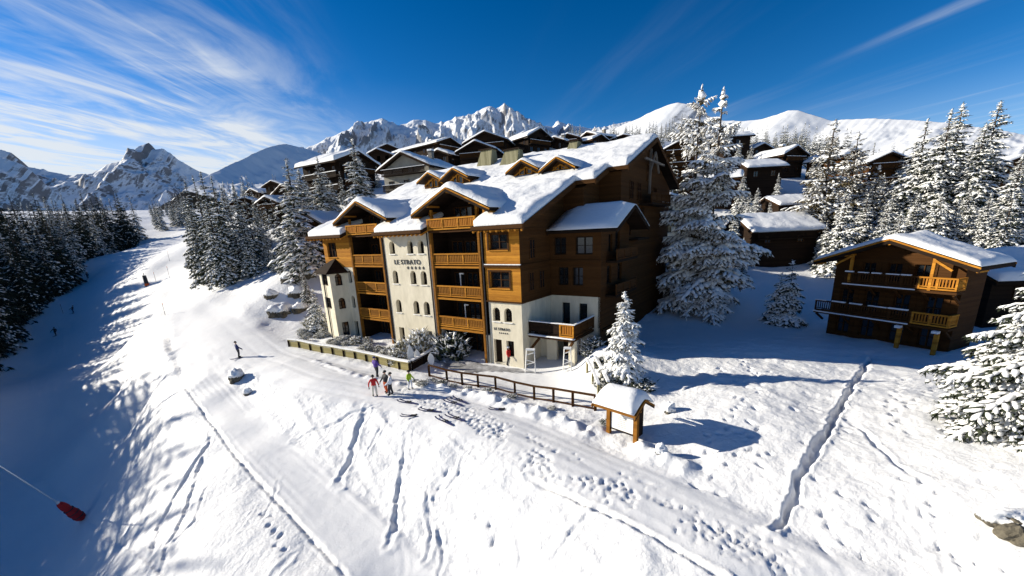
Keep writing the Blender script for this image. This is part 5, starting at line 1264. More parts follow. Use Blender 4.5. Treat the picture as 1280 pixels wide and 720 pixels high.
# village
V = [
 ('chalet', 'long dark chalet with one thick white roof slope, upper left of the village', 448, 189, 92, 60, 10, 13, dict(slope=.40, seed=101, T=.8, balc=(-4.6, -7.4), side=1.8, ledges=(-5.6, -8.4, -11.2))),
 ('chalet', 'big stone-grey chalet with a wide gable and dark balcony behind the hotel roof', 500, 190, 78, -24, 11.0, 13, dict(slope=.46, seed=102, wall='plaster_grey', balc=(-3.9, -6.8), rail='dark', chim=True, ov=1.1)),
 ('chalet', 'long low chalet with a rising dark eave above the grey gabled chalet', 563, 172, 118, 52, 9, 20, dict(slope=.35, seed=103, balc=(-3.4,), chim=True)),
 ('chalet', 'brown chalet with the larger, rear gable of two nested gables above the hotel', 605, 164, 108, -14, 11.0, 12, dict(slope=.40, seed=104, balc=(-4.0,))),
 ('chalet', 'brown chalet with the smaller, front gable of two nested gables above the hotel', 593, 176, 96, -14, 8.4, 10, dict(slope=.42, seed=105, balc=(-3.6,))),
 ('chalet', 'dark chalet with its snowy roof slope left of a steep gable, above the hotel ridge', 676, 160, 112, 38, 8.0, 11, dict(slope=.50, seed=106, edge='grey', balc=(-4.2,))),
 ('chalet', 'low village chalet left of two beyond the chimney hoods on the hotel ridge', 709, 167, 125, -20, 6, 9, dict(slope=.36, seed=107, balc=(-2.8,))),
 ('chalet', 'low dark village chalet right of two beyond the chimney hoods on the hotel ridge', 733, 165, 132, -55, 7, 12, dict(slope=.36, seed=108, balc=(-2.8,), chim=True)),
 ('chalet', 'tiny chalet gable peeping over the snowy hotel ridge', 786, 174, 112, -5, 5, 7, dict(slope=.42, seed=109)),
 ('chalet', 'wide low chalet with a flat snow roof behind the tiny gable on the hotel ridge', 779, 168, 132, -20, 9, 9, dict(slope=.28, seed=110, balc=(-3.0,))),
 ('chalet', 'small open-gabled timber chalet close left of the hotel roof', 376, 265, 62, -16, 5.2, 10, dict(slope=.56, seed=111, edge='grey', balc=(-2.6,), wall='brown')),
 ('chalet', 'dark chalet with stacked snowy balcony ledges among the spruces left of the village', 350, 231, 104, -34, 12, 13, dict(slope=.36, seed=112, balc=(-4.6, -7.2, -9.8), ledges=(-5.6, -8.2), chim=True)),
 ('chalet', 'dark village chalet with a white roof slope left of its gable, at the right', 998, 182, 98, 20, 7.0, 9, dict(slope=.46, seed=113, chim=True, balc=(-3.4,))),
 ('barn', 'long barn with a sunlit tilted snow roof beside the gabled village chalet at the right', 974, 200, 88, 86, 6.5, 7.2, dict(slope=.42, seed=114, cat='barn')),
 ('barn', 'low barn with a flat sunlit snow roof below the gabled village chalet at the right', 1026, 244, 76, 88, 8.0, 9, dict(slope=.34, seed=115, cat='barn')),
 ('chalet', 'dark chalet with a blue-shaded snow roof above the yard at the right', 1008, 267, 66, 88, 9.0, 10, dict(slope=.46, seed=116, balc=(-3.4,), ledges=(-3.6,))),
 ('chalet', 'brown timber chalet left behind the tall frosted pair of trees', 852, 175, 90, -12, 6.5, 9, dict(slope=.46, seed=117, balc=(-3.0, -5.6), wall='brown')),
 ('chalet', 'small dark chalet right behind the tops of the tall frosted pair of trees', 937, 166, 122, 84, 6, 7, dict(slope=.36, seed=118)),
 ('chalet', 'brown gabled chalet hidden between the larches and the tall spruces at the right', 1116, 190, 80, -8, 6.5, 8, dict(slope=.44, seed=119, balc=(-3.0, -5.8), wall='brown')),
 ('chalet', 'brown chalet gable between spruces at the far right edge', 1278, 196, 72, -5, 8, 8, dict(slope=.40, seed=120, wall='brown')),
 ('chalet', 'neighbour house with a thick sunlit snow roof right of the balconied chalet', 1345, 314, 40, 82, 8.5, 9.5, dict(slope=.40, seed=121, T=.6)),
 ('house', 'white plaster house with tall dark windows between the hotel and the frosted trees', 838, 243, 66, -10, 9, 8, dict(slope=.42, seed=122, wall='plaster', cat='house')),
 ('chalet', 'faraway tiny chalet left of the dark balconied one, under the blue mountain', 312, 236, 150, -30, 8, 8, dict(slope=.36, seed=123)),
 ('chalet', 'faraway low chalet between the spruce clump and the long dark chalet', 338, 226, 145, -20, 8, 9, dict(slope=.34, seed=124)),
 ('chalet', 'dark chalet half hidden behind the spire-topped spruce and the grey gabled chalet', 470, 186, 118, -10, 8, 9, dict(slope=.4, seed=125)),
]
for nm, lab, u, v, D, deg, W, L, kw in V: chalet(nm, lab, u, v, D, deg, W, L, **kw)

EX = [
 ('chalet', 'small far snow-roofed chalet left of the long dark-eaved one', 524, 183, 126, -20, 6, 8, dict(seed=201, balc=(-2.8,))),
 ('chalet', 'small dark chalet tucked between the grey gabled chalet and the nested gables', 546, 187, 104, -30, 5.5, 8, dict(seed=202)),
 ('chalet', 'far chalet peeping above the snow slope just left of the long dark-eaved one', 484, 180, 142, 20, 7, 9, dict(seed=203)),
 ('chalet', 'far snow-roofed chalet behind the steep gable above the hotel ridge', 655, 165, 134, -10, 6, 8, dict(seed=204)),
 ('chalet', 'small chalet right beside the steep gable above the hotel ridge', 692, 171, 116, -30, 5, 7, dict(seed=205, chim=True)),
 ('chalet', 'low snow-covered chalet left of the tiny gable on the hotel ridge', 752, 168, 124, 35, 6, 7, dict(seed=206)),
 ('chalet', 'low chalet right of the tiny gable on the hotel ridge, by the pine row', 808, 172, 112, 25, 6, 7, dict(seed=207)),
 ('chalet', 'dark chalet roof between two tall spruces left of the hotel', 402, 209, 108, 30, 7, 9, dict(seed=208, balc=(-3.0,))),
 ('chalet', 'small chalet below the balconied dark one among the left spruces', 330, 246, 96, -20, 6, 7, dict(seed=209, balc=(-2.8,))),
 ('chalet', 'tiny far chalet touching the spruce clump on the left', 304, 247, 104, 10, 5, 6, dict(seed=210)),
 ('chalet', 'far chalet roof seen between the tops of the tall frosted pair', 888, 172, 128, 40, 7, 8, dict(seed=211)),
 ('chalet', 'small brown chalet right behind the right one of the tall frosted pair', 918, 198, 92, -15, 5.5, 7, dict(seed=212, wall='brown', balc=(-2.8,))),
 ('chalet', 'far chalet under the white hill left of the gabled village chalet', 956, 179, 122, 15, 6, 7, dict(seed=213)),
 ('chalet', 'brown chalet behind the two larches', 1072, 186, 92, 20, 6.5, 8, dict(seed=214, wall='brown', balc=(-3.0,))),
 ('chalet', 'small snowed-in chalet left of the tilted barn behind the frosted pair', 930, 214, 84, 60, 5, 6, dict(seed=215)),
]
for nm, lab, u, v, D, deg, W, L, kw in EX: chalet(nm, lab, u, v, D, deg, W, L, **{**dict(slope=.4, T=.5), **kw})
# low grey garage behind the hotel
ga = at(818, 353, 55); ga[2] = tz(ga[0], ga[1])
g_ = thing('garage', 'low grey garage with two wide dark windows behind the hotel yard', 'garage', tuple(ga), R_(-6))
f = MB(); gops = [(-3.4, -.2, 1.5, 2.9, False), (.5, 3.7, 1.5, 2.9, False), (4.4, 7.4, 1.5, 2.9, False)]
wall_open(f, Tf(0), -4.2, 8.2, -2, 3.4, gops, .25); f.add([(-4.2, 0, -2), (-4.2, 6, -2), (-4.2, 6, 5), (-4.2, 0, 3.4)], [(3, 2, 1, 0)]); f.add([(8.2, 0, -2), (8.2, 6, -2), (8.2, 6, 5), (8.2, 0, 3.4)], [(0, 1, 2, 3)])
f.build('wall', 'concrete', g_)
for o in gops: window(g_, Tf(0), o, .25, 'metal', 1, 0)
f = MB(); f.extr([(-4.5, -.5, 3.42), (-4.5, 6.2, 5.3), (-4.5, 6.2, 5.52), (-4.5, -.5, 3.64)], (13, 0, 0)); gr = f.build('roof', 'concrete', g_)
snow_sheet('snow_cover', gr, np.linspace(-4.5, 8.5, 40), np.linspace(-.5, 6.2, 22), lambda X, Y: 3.645 + (Y + .5) * .2806, lambda X, Y: rect_d(X, Y, -4.5, 8.5, -.5, 6.2) - .02, .22, 131, lump=.2)

# ------------------------------------------------------------------ people
def person(loc, rz, h, label, top, legs, hat='black', arms=((.32, -.05), (.32, .05)), lean=0.0, stride=.0, gl='black', group='skiers', poles=False, name='person'):
    k = h / 1.75; bm = bmesh.new(); rad = {}
    def vtx(n, x, y, z, r):
        v_ = bm.verts.new((x * k, (y + lean * max(0, z - .9)) * k, z * k)); rad[n] = (v_, r * k); return v_
    vtx('pel', 0, 0, .95, .18); vtx('wst', 0, -.01, 1.08, .175); vtx('chs', 0, 0, 1.30, .20); vtx('nk0', 0, .0, 1.45, .09); vtx('nk', 0, -.01, 1.52, .055)
    vtx('hd', 0, -.02, 1.60, .085); vtx('hd2', 0, -.02, 1.69, .09)
    E_ = [('pel', 'wst'), ('wst', 'chs'), ('chs', 'nk0'), ('nk0', 'nk'), ('nk', 'hd'), ('hd', 'hd2')]
    hands = []
    for s, (ax_, ay) in zip((-1, 1), arms):
        n = 'LR'[s > 0]
        vtx('sh' + n, s * .20, 0, 1.40, .10); vtx('el' + n, s * (.20 + ax_ * .35), ay * .5 + .03, 1.14, .08); vtx('wr' + n, s * (.20 + ax_ * .45), ay - .12, .92, .06); vtx('pm' + n, s * (.20 + ax_ * .45), ay - .15, .84, .045)
        hands.append((s * (.20 + ax_ * .45), ay - .15, .84, s))
        vtx('hp' + n, s * .10, 0, .88, .135); vtx('kn' + n, s * .12, -.04 - s * stride * .3, .50, .10); vtx('an' + n, s * .13, .03 - s * stride * .5, .10, .08); vtx('ft' + n, s * .14, -.15 - s * stride * .5, .05, .065)
        E_ += [('chs', 'sh' + n), ('sh' + n, 'el' + n), ('el' + n, 'wr' + n), ('wr' + n, 'pm' + n), ('pel', 'hp' + n), ('hp' + n, 'kn' + n), ('kn' + n, 'an' + n), ('an' + n, 'ft' + n)]
    for a, b in E_: bm.edges.new((rad[a][0], rad[b][0]))
    bm.verts.index_update(); order = {v_.index: r for v_, r in rad.values()}
    me = bpy.data.meshes.new('skeleton'); bm.to_mesh(me); bm.free()
    tmp = bpy.data.objects.new('skeleton', me); col.objects.link(tmp); sk = tmp.modifiers.new('s', 'SKIN'); sub = tmp.modifiers.new('u', 'SUBSURF'); sub.levels = 1; sub.render_levels = 1
    sv = me.skin_vertices[0].data
    for i, r in order.items(): sv[i].radius = (r, r * .86); sv[i].use_root = (i == 0)
    dg = bpy.context.evaluated_depsgraph_get(); bmesh_me = bpy.data.meshes.new_from_object(tmp.evaluated_get(dg)); bpy.data.objects.remove(tmp)
    b2 = bmesh.new(); b2.from_mesh(bmesh_me)
    fm = MB()
    for hx, hy, hz, s in hands:
        for q in range(4):
            fx = hx + (q - 1.5) * .022; fm.tube([(fx * k, (hy + lean * 0) * k, (hz - .02) * k), (fx * k, (hy - .02) * k, (hz - .08) * k), (fx * k, (hy - .05) * k, (hz - .11 + abs(q - 1.5) * .01) * k)], [.012 * k, .011 * k, .008 * k], 5)
        fm.tube([((hx - s * .03) * k, hy * k, hz * k), ((hx - s * .06) * k, (hy - .03) * k, (hz - .05) * k)], [.013 * k, .009 * k], 5)
    fme = bpy.data.meshes.new('fingers'); fme.from_pydata(fm.v, [], fm.f); b2.from_mesh(fme)
    o_me = bpy.data.meshes.new('body'); b2.to_mesh(o_me); b2.free(); o_me.materials.clear()
    for q in (top, legs, 'skin', gl, 'black'): o_me.materials.append(MT[q])
    for p in o_me.polygons:
        c = p.center / k; m = 0
        if c.z > 1.50: m = 2
        elif c.z < .14: m = 4
        elif abs(c.x) > .17 and c.z < .93 and c.z > .66 and abs(c.x) > .2: m = 3
        elif c.z < .93: m = 1
        p.material_index = m; p.use_smooth = True
    t = thing(name, label, 'person', loc, rz, group); link('body', o_me, t)
    hm = bmesh.new(); bmesh.ops.create_uvsphere(hm, u_segments=14, v_segments=10, radius=.125 * k)
    for v_ in hm.verts:
        if v_.co.z < -.02 * k: v_.co.z = -.02 * k + (v_.co.z + .02 * k) * .35
        v_.co.y *= 1.1; v_.co += Vector((0, (-.01 + lean * .75) * k, 1.70 * k))
    m = bpy.data.meshes.new('helmet'); hm.to_mesh(m); hm.free(); m.materials.append(MT[hat])
    for p in m.polygons: p.use_smooth = True
    link('helmet', m, t)
    g = MB(); y0 = (-.125 + lean * .72) * k
    g.box(-.075 * k, .075 * k, y0 - .02 * k, y0 + .03 * k, 1.63 * k, 1.69 * k); g.build('goggles', 'black', t)
    f = MB(); f.tube([(0, y0 - .0 * k, 1.62 * k), (0, y0 - .03 * k, 1.59 * k)], [.012 * k, .018 * k], 6); f.box(-.03 * k, .03 * k, y0 + .0, y0 + .02 * k, 1.545 * k, 1.56 * k); f.build('face', 'skin', t)
    return t
for nm, c in dict(purple=(.10, .05, .30), orange=(.62, .10, .02), lime=(.40, .55, .02), navy=(.02, .03, .12), palegrey=(.70, .71, .75), charcoal=(.03, .03, .035), beige=(.6, .58, .5), blue=(.05, .12, .45)).items(): MT[nm] = mat(nm + '_cloth', c, .75, var=.15, vscale=12)
def on(u, v): p = gp(u, v); return (p[0], p[1], tz(p[0], p[1]))
PS = [
 ((469, 495), .5, 1.62, 'person in a red jacket and pale trousers standing at the left of the skier group', 'red', 'beige', 'black', ((.45, 0), (.35, 0)), .05, .2, 'skiers gathered on the road'),
 ((472, 473), 2.6, 1.78, 'person in a purple jacket and dark trousers behind the red-jacketed skier', 'purple', 'charcoal', 'navy', ((.3, -.1), (.5, -.2)), .12, .25, 'skiers gathered on the road'),
 ((483.5, 491), -.6, 1.72, 'person in a black jacket and orange trousers in the skier group', 'charcoal', 'orange', 'black', ((.3, -.1), (.4, 0)), .08, .15, 'skiers gathered on the road'),
 ((489, 493.5), -1.4, 1.72, 'person in a pale jacket and black trousers at the right of the skier group', 'palegrey', 'charcoal', 'black', ((.5, -.2), (.3, -.2)), .15, .2, 'skiers gathered on the road'),
 ((513, 486.5), 1.2, 1.5, 'person in a lime green jacket and white trousers right of the skier group', 'lime', 'palegrey', 'black', ((.4, -.1), (.4, -.1)), .05, .2, 'skiers gathered on the road'),
 ((637, 457), 1.0, 1.72, 'person in a bright red coat walking past the hotel door', 'red', 'charcoal', 'palegrey', ((.35, -.12), (.35, .1)), .12, .35, None),
 ((299, 446), 2.4, 1.75, 'lone skier in dark blue on the road left of the hotel', 'navy', 'charcoal', 'black', ((.25, -.2), (.25, -.2)), .12, .1, None),
 ((70, 419), .2, 1.75, 'dark skier lowest of the three on the shaded piste by the forest', 'charcoal', 'charcoal', 'black', ((.7, -.2), (.7, -.2)), .2, .3, None),
 ((92, 391), -.4, 1.7, 'dark crouching skier in the middle of the three on the shaded piste', 'charcoal', 'navy', 'black', ((.6, -.3), (.6, -.3)), .35, .2, None),
 ((110, 348), .4, 1.75, 'dark skier highest of the three on the shaded piste', 'charcoal', 'charcoal', 'black', ((.5, -.1), (.5, -.1)), .1, .1, None),
]
pl = []
for (px, rz, h, lab, tp, lg, ht, ar, ln, stv, grp) in PS:
    q = on(*px); t = person(q, rz, h, lab, tp, lg, ht, ar, ln, stv, group=grp)
    if not grp and 'group' in t: del t['group']
    pl.append((q, rz))
def ski_pair(loc, rz, label, group=None, c='navy', spread=.18, cross=.06):
    t = thing('pair_of_skis', label, 'skis', (loc[0], loc[1], loc[2] + .03), rz, group)
    for s in (-1, 1):
        f = MB(); x = s * spread / 2
        P = [(-.82, 0), (-.4, 0), (.5, 0), (.75, .03), (.86, .10)]
        for (a, za), (b, zb) in zip(P[:-1], P[1:]): f.add([(x - .045 + cross * s * a, a, za), (x + .045 + cross * s * a, a, za), (x + .045 + cross * s * b, b, zb), (x - .045 + cross * s * b, b, zb), (x - .045 + cross * s * a, a, za + .025), (x + .045 + cross * s * a, a, za + .025), (x + .045 + cross * s * b, b, zb + .02), (x - .045 + cross * s * b, b, zb + .02)], [(3, 2, 1, 0), (4, 5, 6, 7), (0, 1, 5, 4), (1, 2, 6, 5), (2, 3, 7, 6), (3, 0, 4, 7)])
        sk = f.build('ski', c, t)
        f = MB(); f.box(x - .035, x + .035, -.22, .2, .026, .06); f.box(x - .03, x + .03, -.2, -.12, .061, .1); f.v = f.v; f.build('binding', 'black', sk)
    return t
for (px, rz, lab) in [((510, 503), 1.1, 'dark pair of skis lying just below the skier group'), ((567, 504), .9, 'left pair of two neighbouring dark skis lying above the others on the road'), ((574, 501), .8, 'right pair of two neighbouring dark skis lying above the others on the road'), ((517, 520), 1.5, 'dark pair of skis nearest the lower road edge'),
                      ((538, 514), 1.2, 'dark pair of skis lying in the middle of the scattered ones'), ((556, 527), .75, 'dark pair of skis lying lowest of the scattered ones on the road'), ((570, 523), .9, 'dark pair of skis beside the lowest ones, slightly further right'), ((627, 513), 1.35, 'thin pair of skis lying apart at the right, below the fence'), ((299, 447), 2.4, 'skis under the lone skier on the road left of the hotel'),
                      ((70, 420), .2, 'skis under the lowest dark skier on the shaded piste'), ((92, 392), -.4, 'skis under the crouching dark skier on the shaded piste'), ((110, 349), .4, 'skis under the highest dark skier on the shaded piste')]:
    ski_pair(on(*px), rz, lab, 'skis left on the snow' if 'lying' in lab or 'nearest' in lab or 'beside' in lab else None)

# ------------------------------------------------------------------ notice board with a snowy roof
pa, pb = np.array(on(761, 541)), np.array(on(794.5, 552)); dv = pb - pa; Lb = math.hypot(dv[0], dv[1]); rzb = math.atan2(dv[1], dv[0]); mid = (pa + pb) / 2; mid[2] = min(pa[2], pb[2])
nb = thing('notice_board', 'roofed wooden notice board with a white panel under a thick snow cap, beside the road', 'notice board', tuple(mid), rzb)
for s in (-1, 1):
    b = MB(); b.beam((s * Lb / 2, 0, -.5), (s * Lb / 2, 0, 1.98), .22, .22); b.build('post', 'mid', nb)
b = MB(); b.box(-Lb / 2 + .11, Lb / 2 - .11, -.03, .03, .42, 1.62); pn = b.build('panel', 'white', nb)
b = MB(); b.box(-Lb / 2 + .101, -Lb / 2 + .16, -.05, .05, .3, 1.8); b.box(Lb / 2 - .16, Lb / 2 - .101, -.05, .05, .3, 1.8); b.build('panel_frame', 'dark', pn)
rs2 = np.random.RandomState(3); b = MB()
text_mesh('LE STRATO', .13, 'sign_lettering', pn, (-.40, -.034, 1.44), (math.pi / 2, 0, 0), 'ink', .003, space=1.15, sx=1.0)
for k in range(7):
    wv = rs2.uniform(.14, .34) if k else .12; z = 1.32 - k * .115; b.box(-wv, wv, -.036, -.031, z - .018, z + .004)
b.build('text_lines', 'ink', pn)
b = MB(); b.beam((-Lb / 2 - .25, 0, 1.9), (Lb / 2 + .25, 0, 1.9), .12, .16); b.build('beam', 'mid', nb)
gable_roof(nb, .0, 1.02, 2.62, .62, -Lb / 2 - .42, Lb / 2 + .42, .07, .50, 141, 'mid', 'mid', axis='x', nm='roof', lump=.12, rafters=False)
b = MB(); b.box(-Lb / 2 - .05, Lb / 2 + .05, .62, .68, .25, 1.95); b.build('shade_boards', 'dark', nb)  # dark back added to paint the shaded interior behind the panel
b = MB(); b.box(Lb / 2 + .02, Lb / 2 + .07, .102, .62, .25, 1.95); b.build('side_boards', 'dark', nb)
b = MB(); b.box(-Lb / 2 + .161, Lb / 2 - .161, -.045, .045, 1.621, 1.72); b.box(-Lb / 2 + .161, Lb / 2 - .161, -.045, .045, .34, .419); b.build('panel_frame', 'dark', pn)
b = MB(); b.extr([(Lb / 2 + .02, -.5, 1.95), (Lb / 2 + .02, .5, 1.95), (Lb / 2 + .02, 0, 2.4)], (.05, 0, 0)); b.build('gable_infill', 'dark', nb)
# ------------------------------------------------------------------ timber fence along the terrace
def fence(name, label, pix, hgt, post='brown', rail='brown', pw=.14, mid=None, snow=False, rw=.12, panel=None, cat='fence'):
    P = [np.array(on(*q)) for q in pix]; t = thing(name, label, cat, tuple(P[0])); o = P[0]
    for p in P:
        q = p - o; b = MB(); b.beam((q[0], q[1], q[2] - .5), (q[0], q[1], q[2] + hgt - .06), pw, pw); b.build('post', post, t)
    for a, b_ in zip(P[:-1], P[1:]):
        a = a - o; b_ = b_ - o; h = np.array([0, 0, hgt])
        b = MB(); b.beam(a + h, b_ + h, rw, .12); b.build('rail', rail, t)
        if mid:
            b = MB(); b.beam(a + h * mid, b_ + h * mid, .06, .09); b.build('rail', rail, t)
        if panel:
            b = MB(); b.beam(a + h * .42, b_ + h * .42, .05, hgt * .8); b.build('board', panel, t)
        if snow:
            b = MB(); b.beam(a + h + (0, 0, .13), b_ + h + (0, 0, .13), rw + .08, .14); b.build('snow_cap', 'snow', t)
    return t
fence('fence', 'dark brown timber post-and-rail fence between the road and the hotel terrace', [(537, 471), (559, 476), (578, 480.5), (598, 485), (620, 490), (644, 496), (668, 501), (692, 506), (716, 510), (744, 514)], 1.02, mid=.12, pw=.16)
MT['weath'] = plank_mat('sunbleached_boards', (.20, .17, .07), (.36, .31, .15))
fence('fence', 'low boarded fence with a snowy rail around the frosted shrub bed', [(362, 433), (375, 436), (389, 439), (403, 442), (417, 445), (431, 448), (445, 451), (459, 454), (473, 457), (487, 460), (500, 463), (513, 466)], .78, post='dark', rail='weath', snow=True, rw=.22, panel='weath', pw=.2)
fence('fence', 'dark timber board wall between the frosted shrubs and the dark entrance', [(516, 464), (530, 455), (545, 445)], .8, post='dark', rail='dark', panel='dark', snow=True, rw=.2)
fence('handrail', 'snowy timber handrail of the steps between the terrace and the small spruce, left one', [(734, 466), (741, 480), (748, 498)], .95, post='weath', rail='weath', snow=True, cat='handrail')
fence('handrail', 'snowy timber handrail of the steps between the terrace and the small spruce, right one', [(744, 462), (752, 476), (760, 494)], .8, post='weath', rail='weath', snow=True, cat='handrail')
fence('fence', 'short snow-topped timber fence stub under the small chalet left of the hotel', [(358, 318), (372, 318), (388, 317)], 1.0, post='dark', rail='grey', snow=True, mid=.5)
# ------------------------------------------------------------------ white leaf-shaped flags
def flag(px, h, label):
    q = on(*px); t = thing('feather_flag', label, 'flag', q, .45, 'white leaf-shaped flags')
    b = MB(); b.tube([(0, 0, -.3), (0, 0, h)], [.03, .018], 8); b.build('pole', 'steel', t)
    f = MB(); pr = [(.0, .0), (.16, .12), (.27, .32), (.30, .52), (.24, .72), (.13, .88), (0, 1.0)]
    z = lambda s: .35 + s * (h - .35); L = [(-w_, z(s)) for w_, s in pr] + [(w_, z(s)) for w_, s in pr[-2:0:-1]]
    f.extr([(x, -.05, zz_) for x, zz_ in L], (0, .025, 0)); f.build('sail', 'white', t); return t
flag((515, 461), 2.25, 'white leaf-shaped flag, tallest and leftmost of three by the entrance'); flag((523, 458), 1.7, 'white leaf-shaped flag in the middle of three by the entrance'); flag((540, 462), 1.55, 'white leaf-shaped flag by the fence end, rightmost of three')
# ------------------------------------------------------------------ snow lance at the lower left
lb = np.array(on(104, 648)); lt = at(-60, 545, 29.0)
dl_ = lt - lb; LL = np.linalg.norm(dl_); dl_ /= LL
ln = thing('snow_lance', 'tilted pale snow-making lance with a red padded foot on the shaded piste', 'snow lance', tuple(lb))
b = MB(); b.tube([-dl_ * .3, dl_ * LL], [.06, .035], 8); b.build('lance_tube', 'steel', ln)
b = MB(); P_ = [dl_ * s for s in np.linspace(.05, 2.5, 12)]; b.tube(P_, [.22, .36, .40, .38, .41, .38, .34, .28, .31, .29, .25, .16], 14); pd = b.build('safety_pad', 'red', ln, smooth=True)
for s in (.55, 1.05, 1.5):
    b = MB(); b.tube([dl_ * (s - .03), dl_ * (s + .03)], [.415, .415] if s < 1.2 else [.36, .36], 14); b.build('strap', 'charcoal', pd)
b = MB(); b.tube([dl_ * 2.5, dl_ * 2.7], [.14, .1], 10); b.build('collar', 'steel', ln)
b = MB(); b.tube([dl_ * LL, dl_ * (LL + .4) + np.array([0, 0, .1])], [.07, .05], 8); b.build('nozzle_head', 'metal', ln)
# ------------------------------------------------------------------ piste markers
def marker(px, h, label, m='charcoal', r=.035, group='piste marker poles'):
    q = on(*px); t = thing('marker_pole', label, 'marker pole', q, 0, group)
    b = MB(); b.tube([(0, 0, -.3), (0, 0, h)], [r, r * .8], 7); b.build('pole', m, t)
    b = MB(); b.tube([(0, 0, h + .004), (0, 0, h + .3)], [r * 1.3, r * 1.3], 7); b.build('tip', 'orange', t)
for px, h, lab in [((212, 326), 2.2, 'thin dark marker pole highest up beside the far road'), ((212, 347), 2.2, 'thin dark marker pole beside the far road, below the highest one'), ((206, 392), 1.8, 'thin marker pole at the bend where the groomed track leaves the road'), ((195, 352), 1.8, 'short marker pole just right of the padded post'), ((79, 392), 2.0, 'thin dark marker pole by the forest, left of the crouching skier')]: marker(px, h, lab)
q = on(184, 357); t = thing('padded_post', 'stout dark padded post with an orange foot on the edge of the upper piste', 'padded post', q, 0)
b = MB(); b.tube([(0, 0, -.3), (0, 0, .5), (-.1, 0, 2.3)], [.4, .42, .36], 12); b.build('padding', 'charcoal', t, smooth=True)
b = MB(); b.tube([(0, 0, -.1), (0, 0, .45)], [.46, .46], 12); b.build('foot_pad', 'orange', t)
b = MB(); b.tube([(-.1, 0, 2.3), (-.12, 0, 2.9)], [.06, .05], 8); b.build('pole', 'metal', t)
# ------------------------------------------------------------------ lamps on the loggia balconies
for z, x in ((2.87, -7.0), (5.80, -7.3)):
    q = H2W(x, .9, z); t = thing('balcony_lamp', 'white hooked lamp on the %s right-hand loggia balcony' % ('lowest' if z < 3 else 'middle'), 'lamp', q, -HEAD)
    b = MB(); b.tube([(0, 0, .01), (0, 0, 2.15)], .06, 8); b.build('pole', 'white', t)
    b = MB(); b.box(-.05, .42, -.07, .07, 2.15, 2.27); b.build('lamp_head', 'white', t)
# ------------------------------------------------------------------ trellis frames by the terrace rooms
def trellis(px, w_, h, label, rz=-.3):
    q = on(*px); t = thing('trellis', label, 'trellis', q, rz, 'white trellis frames')
    b = MB()
    for s in (-1, 1): b.beam((s * w_ / 2, 0, 0), (s * w_ * .38, .25, h), .07, .07)
    b.beam((-w_ * .40, .25, h), (w_ * .40, .25, h), .09, .07); b.build('frame', 'white', t)
    b = MB()
    for k in range(4):
        z = h * (k + .6) / 4.6; b.beam((-w_ * .45, .25 * z / h, z), (w_ * .45, .25 * z / h, z + (.25 if k % 2 else -.2)), .05, .065)
    b.build('slats', 'white', t)
    b = MB(); b.box(-w_ * .42, w_ * .42, .1, .4, h + .05, h + .14); b.build('snow_cap', 'snow', t)
trellis((663, 466), .9, 1.9, 'white trellis frame leaning beside the hotel corner'); trellis((709, 465), .7, 1.9, 'white trellis frame under the end of the terrace balcony')
# ------------------------------------------------------------------ frosted shrubs
def shrub_proto(seed, R=1.0, H=1.2, n=120, hi=False, snow=.75, needle='larch'):
    rs = np.random.RandomState(seed); a = rs.uniform(0, 6.28, n); r = R * np.sqrt(rs.rand(n)); z = H * rs.uniform(.1, 1, n) * (1 - .45 * (r / R) ** 2)
    P = np.stack([r * np.cos(a), r * np.sin(a), z], 1); A = np.stack([np.cos(a), np.sin(a), rs.uniform(.2, 1.6, n)], 1)
    L = rs.uniform(.10, .20, n) * H; kp = rs.rand(n) < snow
    V1, F1 = lump_cloud(P[kp] + [0, 0, .04], A[kp], L[kp] * .8, L[kp] * .55, L[kp] * .5, rs, LUMP_LO, .4)
    V2, F2 = lump_cloud(P - [0, 0, .06], A, L * .8, L * .6, L * .6, rs, LUMP_LO, .4); V3, F3 = twig_cloud(P, A, L * 2.2, rs, 6, .15, .06)
    mi = np.concatenate([np.zeros(len(F1)), np.ones(len(F2) + len(F3))]); fr = rs.rand(len(F3)) < .5; mi[len(F1) + len(F2):][fr] = 0
    fol = npmesh('foliage', np.concatenate([V1, V2, V3]), np.concatenate([F1, F2 + len(V1), F3 + len(V1) + len(V2)]), ['treesnow', needle], mi)
    b = MB()
    for k in range(6):
        q = k * 1.05; b.tube([(0, 0, -.3), (R * .5 * math.cos(q), R * .5 * math.sin(q), H * .6)], [.03, .012], 5)
    st = bpy.data.meshes.new('stems'); st.from_pydata(b.v, [], b.f); st.materials.append(MT['bark']); st.update()
    return fol, st
SH = [shrub_proto(s, needle='frost') for s in (701, 702, 703)]; SHD = [shrub_proto(s, snow=.35, needle='needle') for s in (711, 712)]
def shrub(px, s, label, group, dark=False, name='shrub', hz=1.0):
    q = on(*px); t = thing(name, label, 'shrub', (q[0], q[1], q[2] - .05), random.random() * 6.28, group); t.scale = (s, s, s * hz)
    f, st = random.choice(SHD if dark else SH); link('stems', st, t); link('foliage', f, t); return t
random.seed(21)
for k in range(34):
    f_ = random.random(); u = 374 + f_ * 135 + random.uniform(-3, 3); v = 424 + f_ * 32 - random.uniform(-1, 14) * (1 - .3 * f_)
    shrub((u, v), random.uniform(.38, .7), 'frosted leafless shrub in the bed behind the low boarded fence', 'frosted shrubs in the fenced bed', hz=random.uniform(.8, 1.3))
for px, s, hz, lab in [((505, 452), 1.15, 1.5, 'large frosted shrub in front of the white tower, left of two'), ((527, 445), 1.25, 1.9, 'tallest frosted shrub in front of the white tower, right of two'), ((395, 408), 1.5, .9, 'broad frosted hedge shrub at the upper left of the fenced bed'), ((420, 412), 1.2, .9, 'frosted hedge shrub at the foot of the oriel turret'), ((497, 458), .9, 1.3, 'frosted shrub at the end of the low fence')]: shrub(px, s, lab, None, hz=hz)
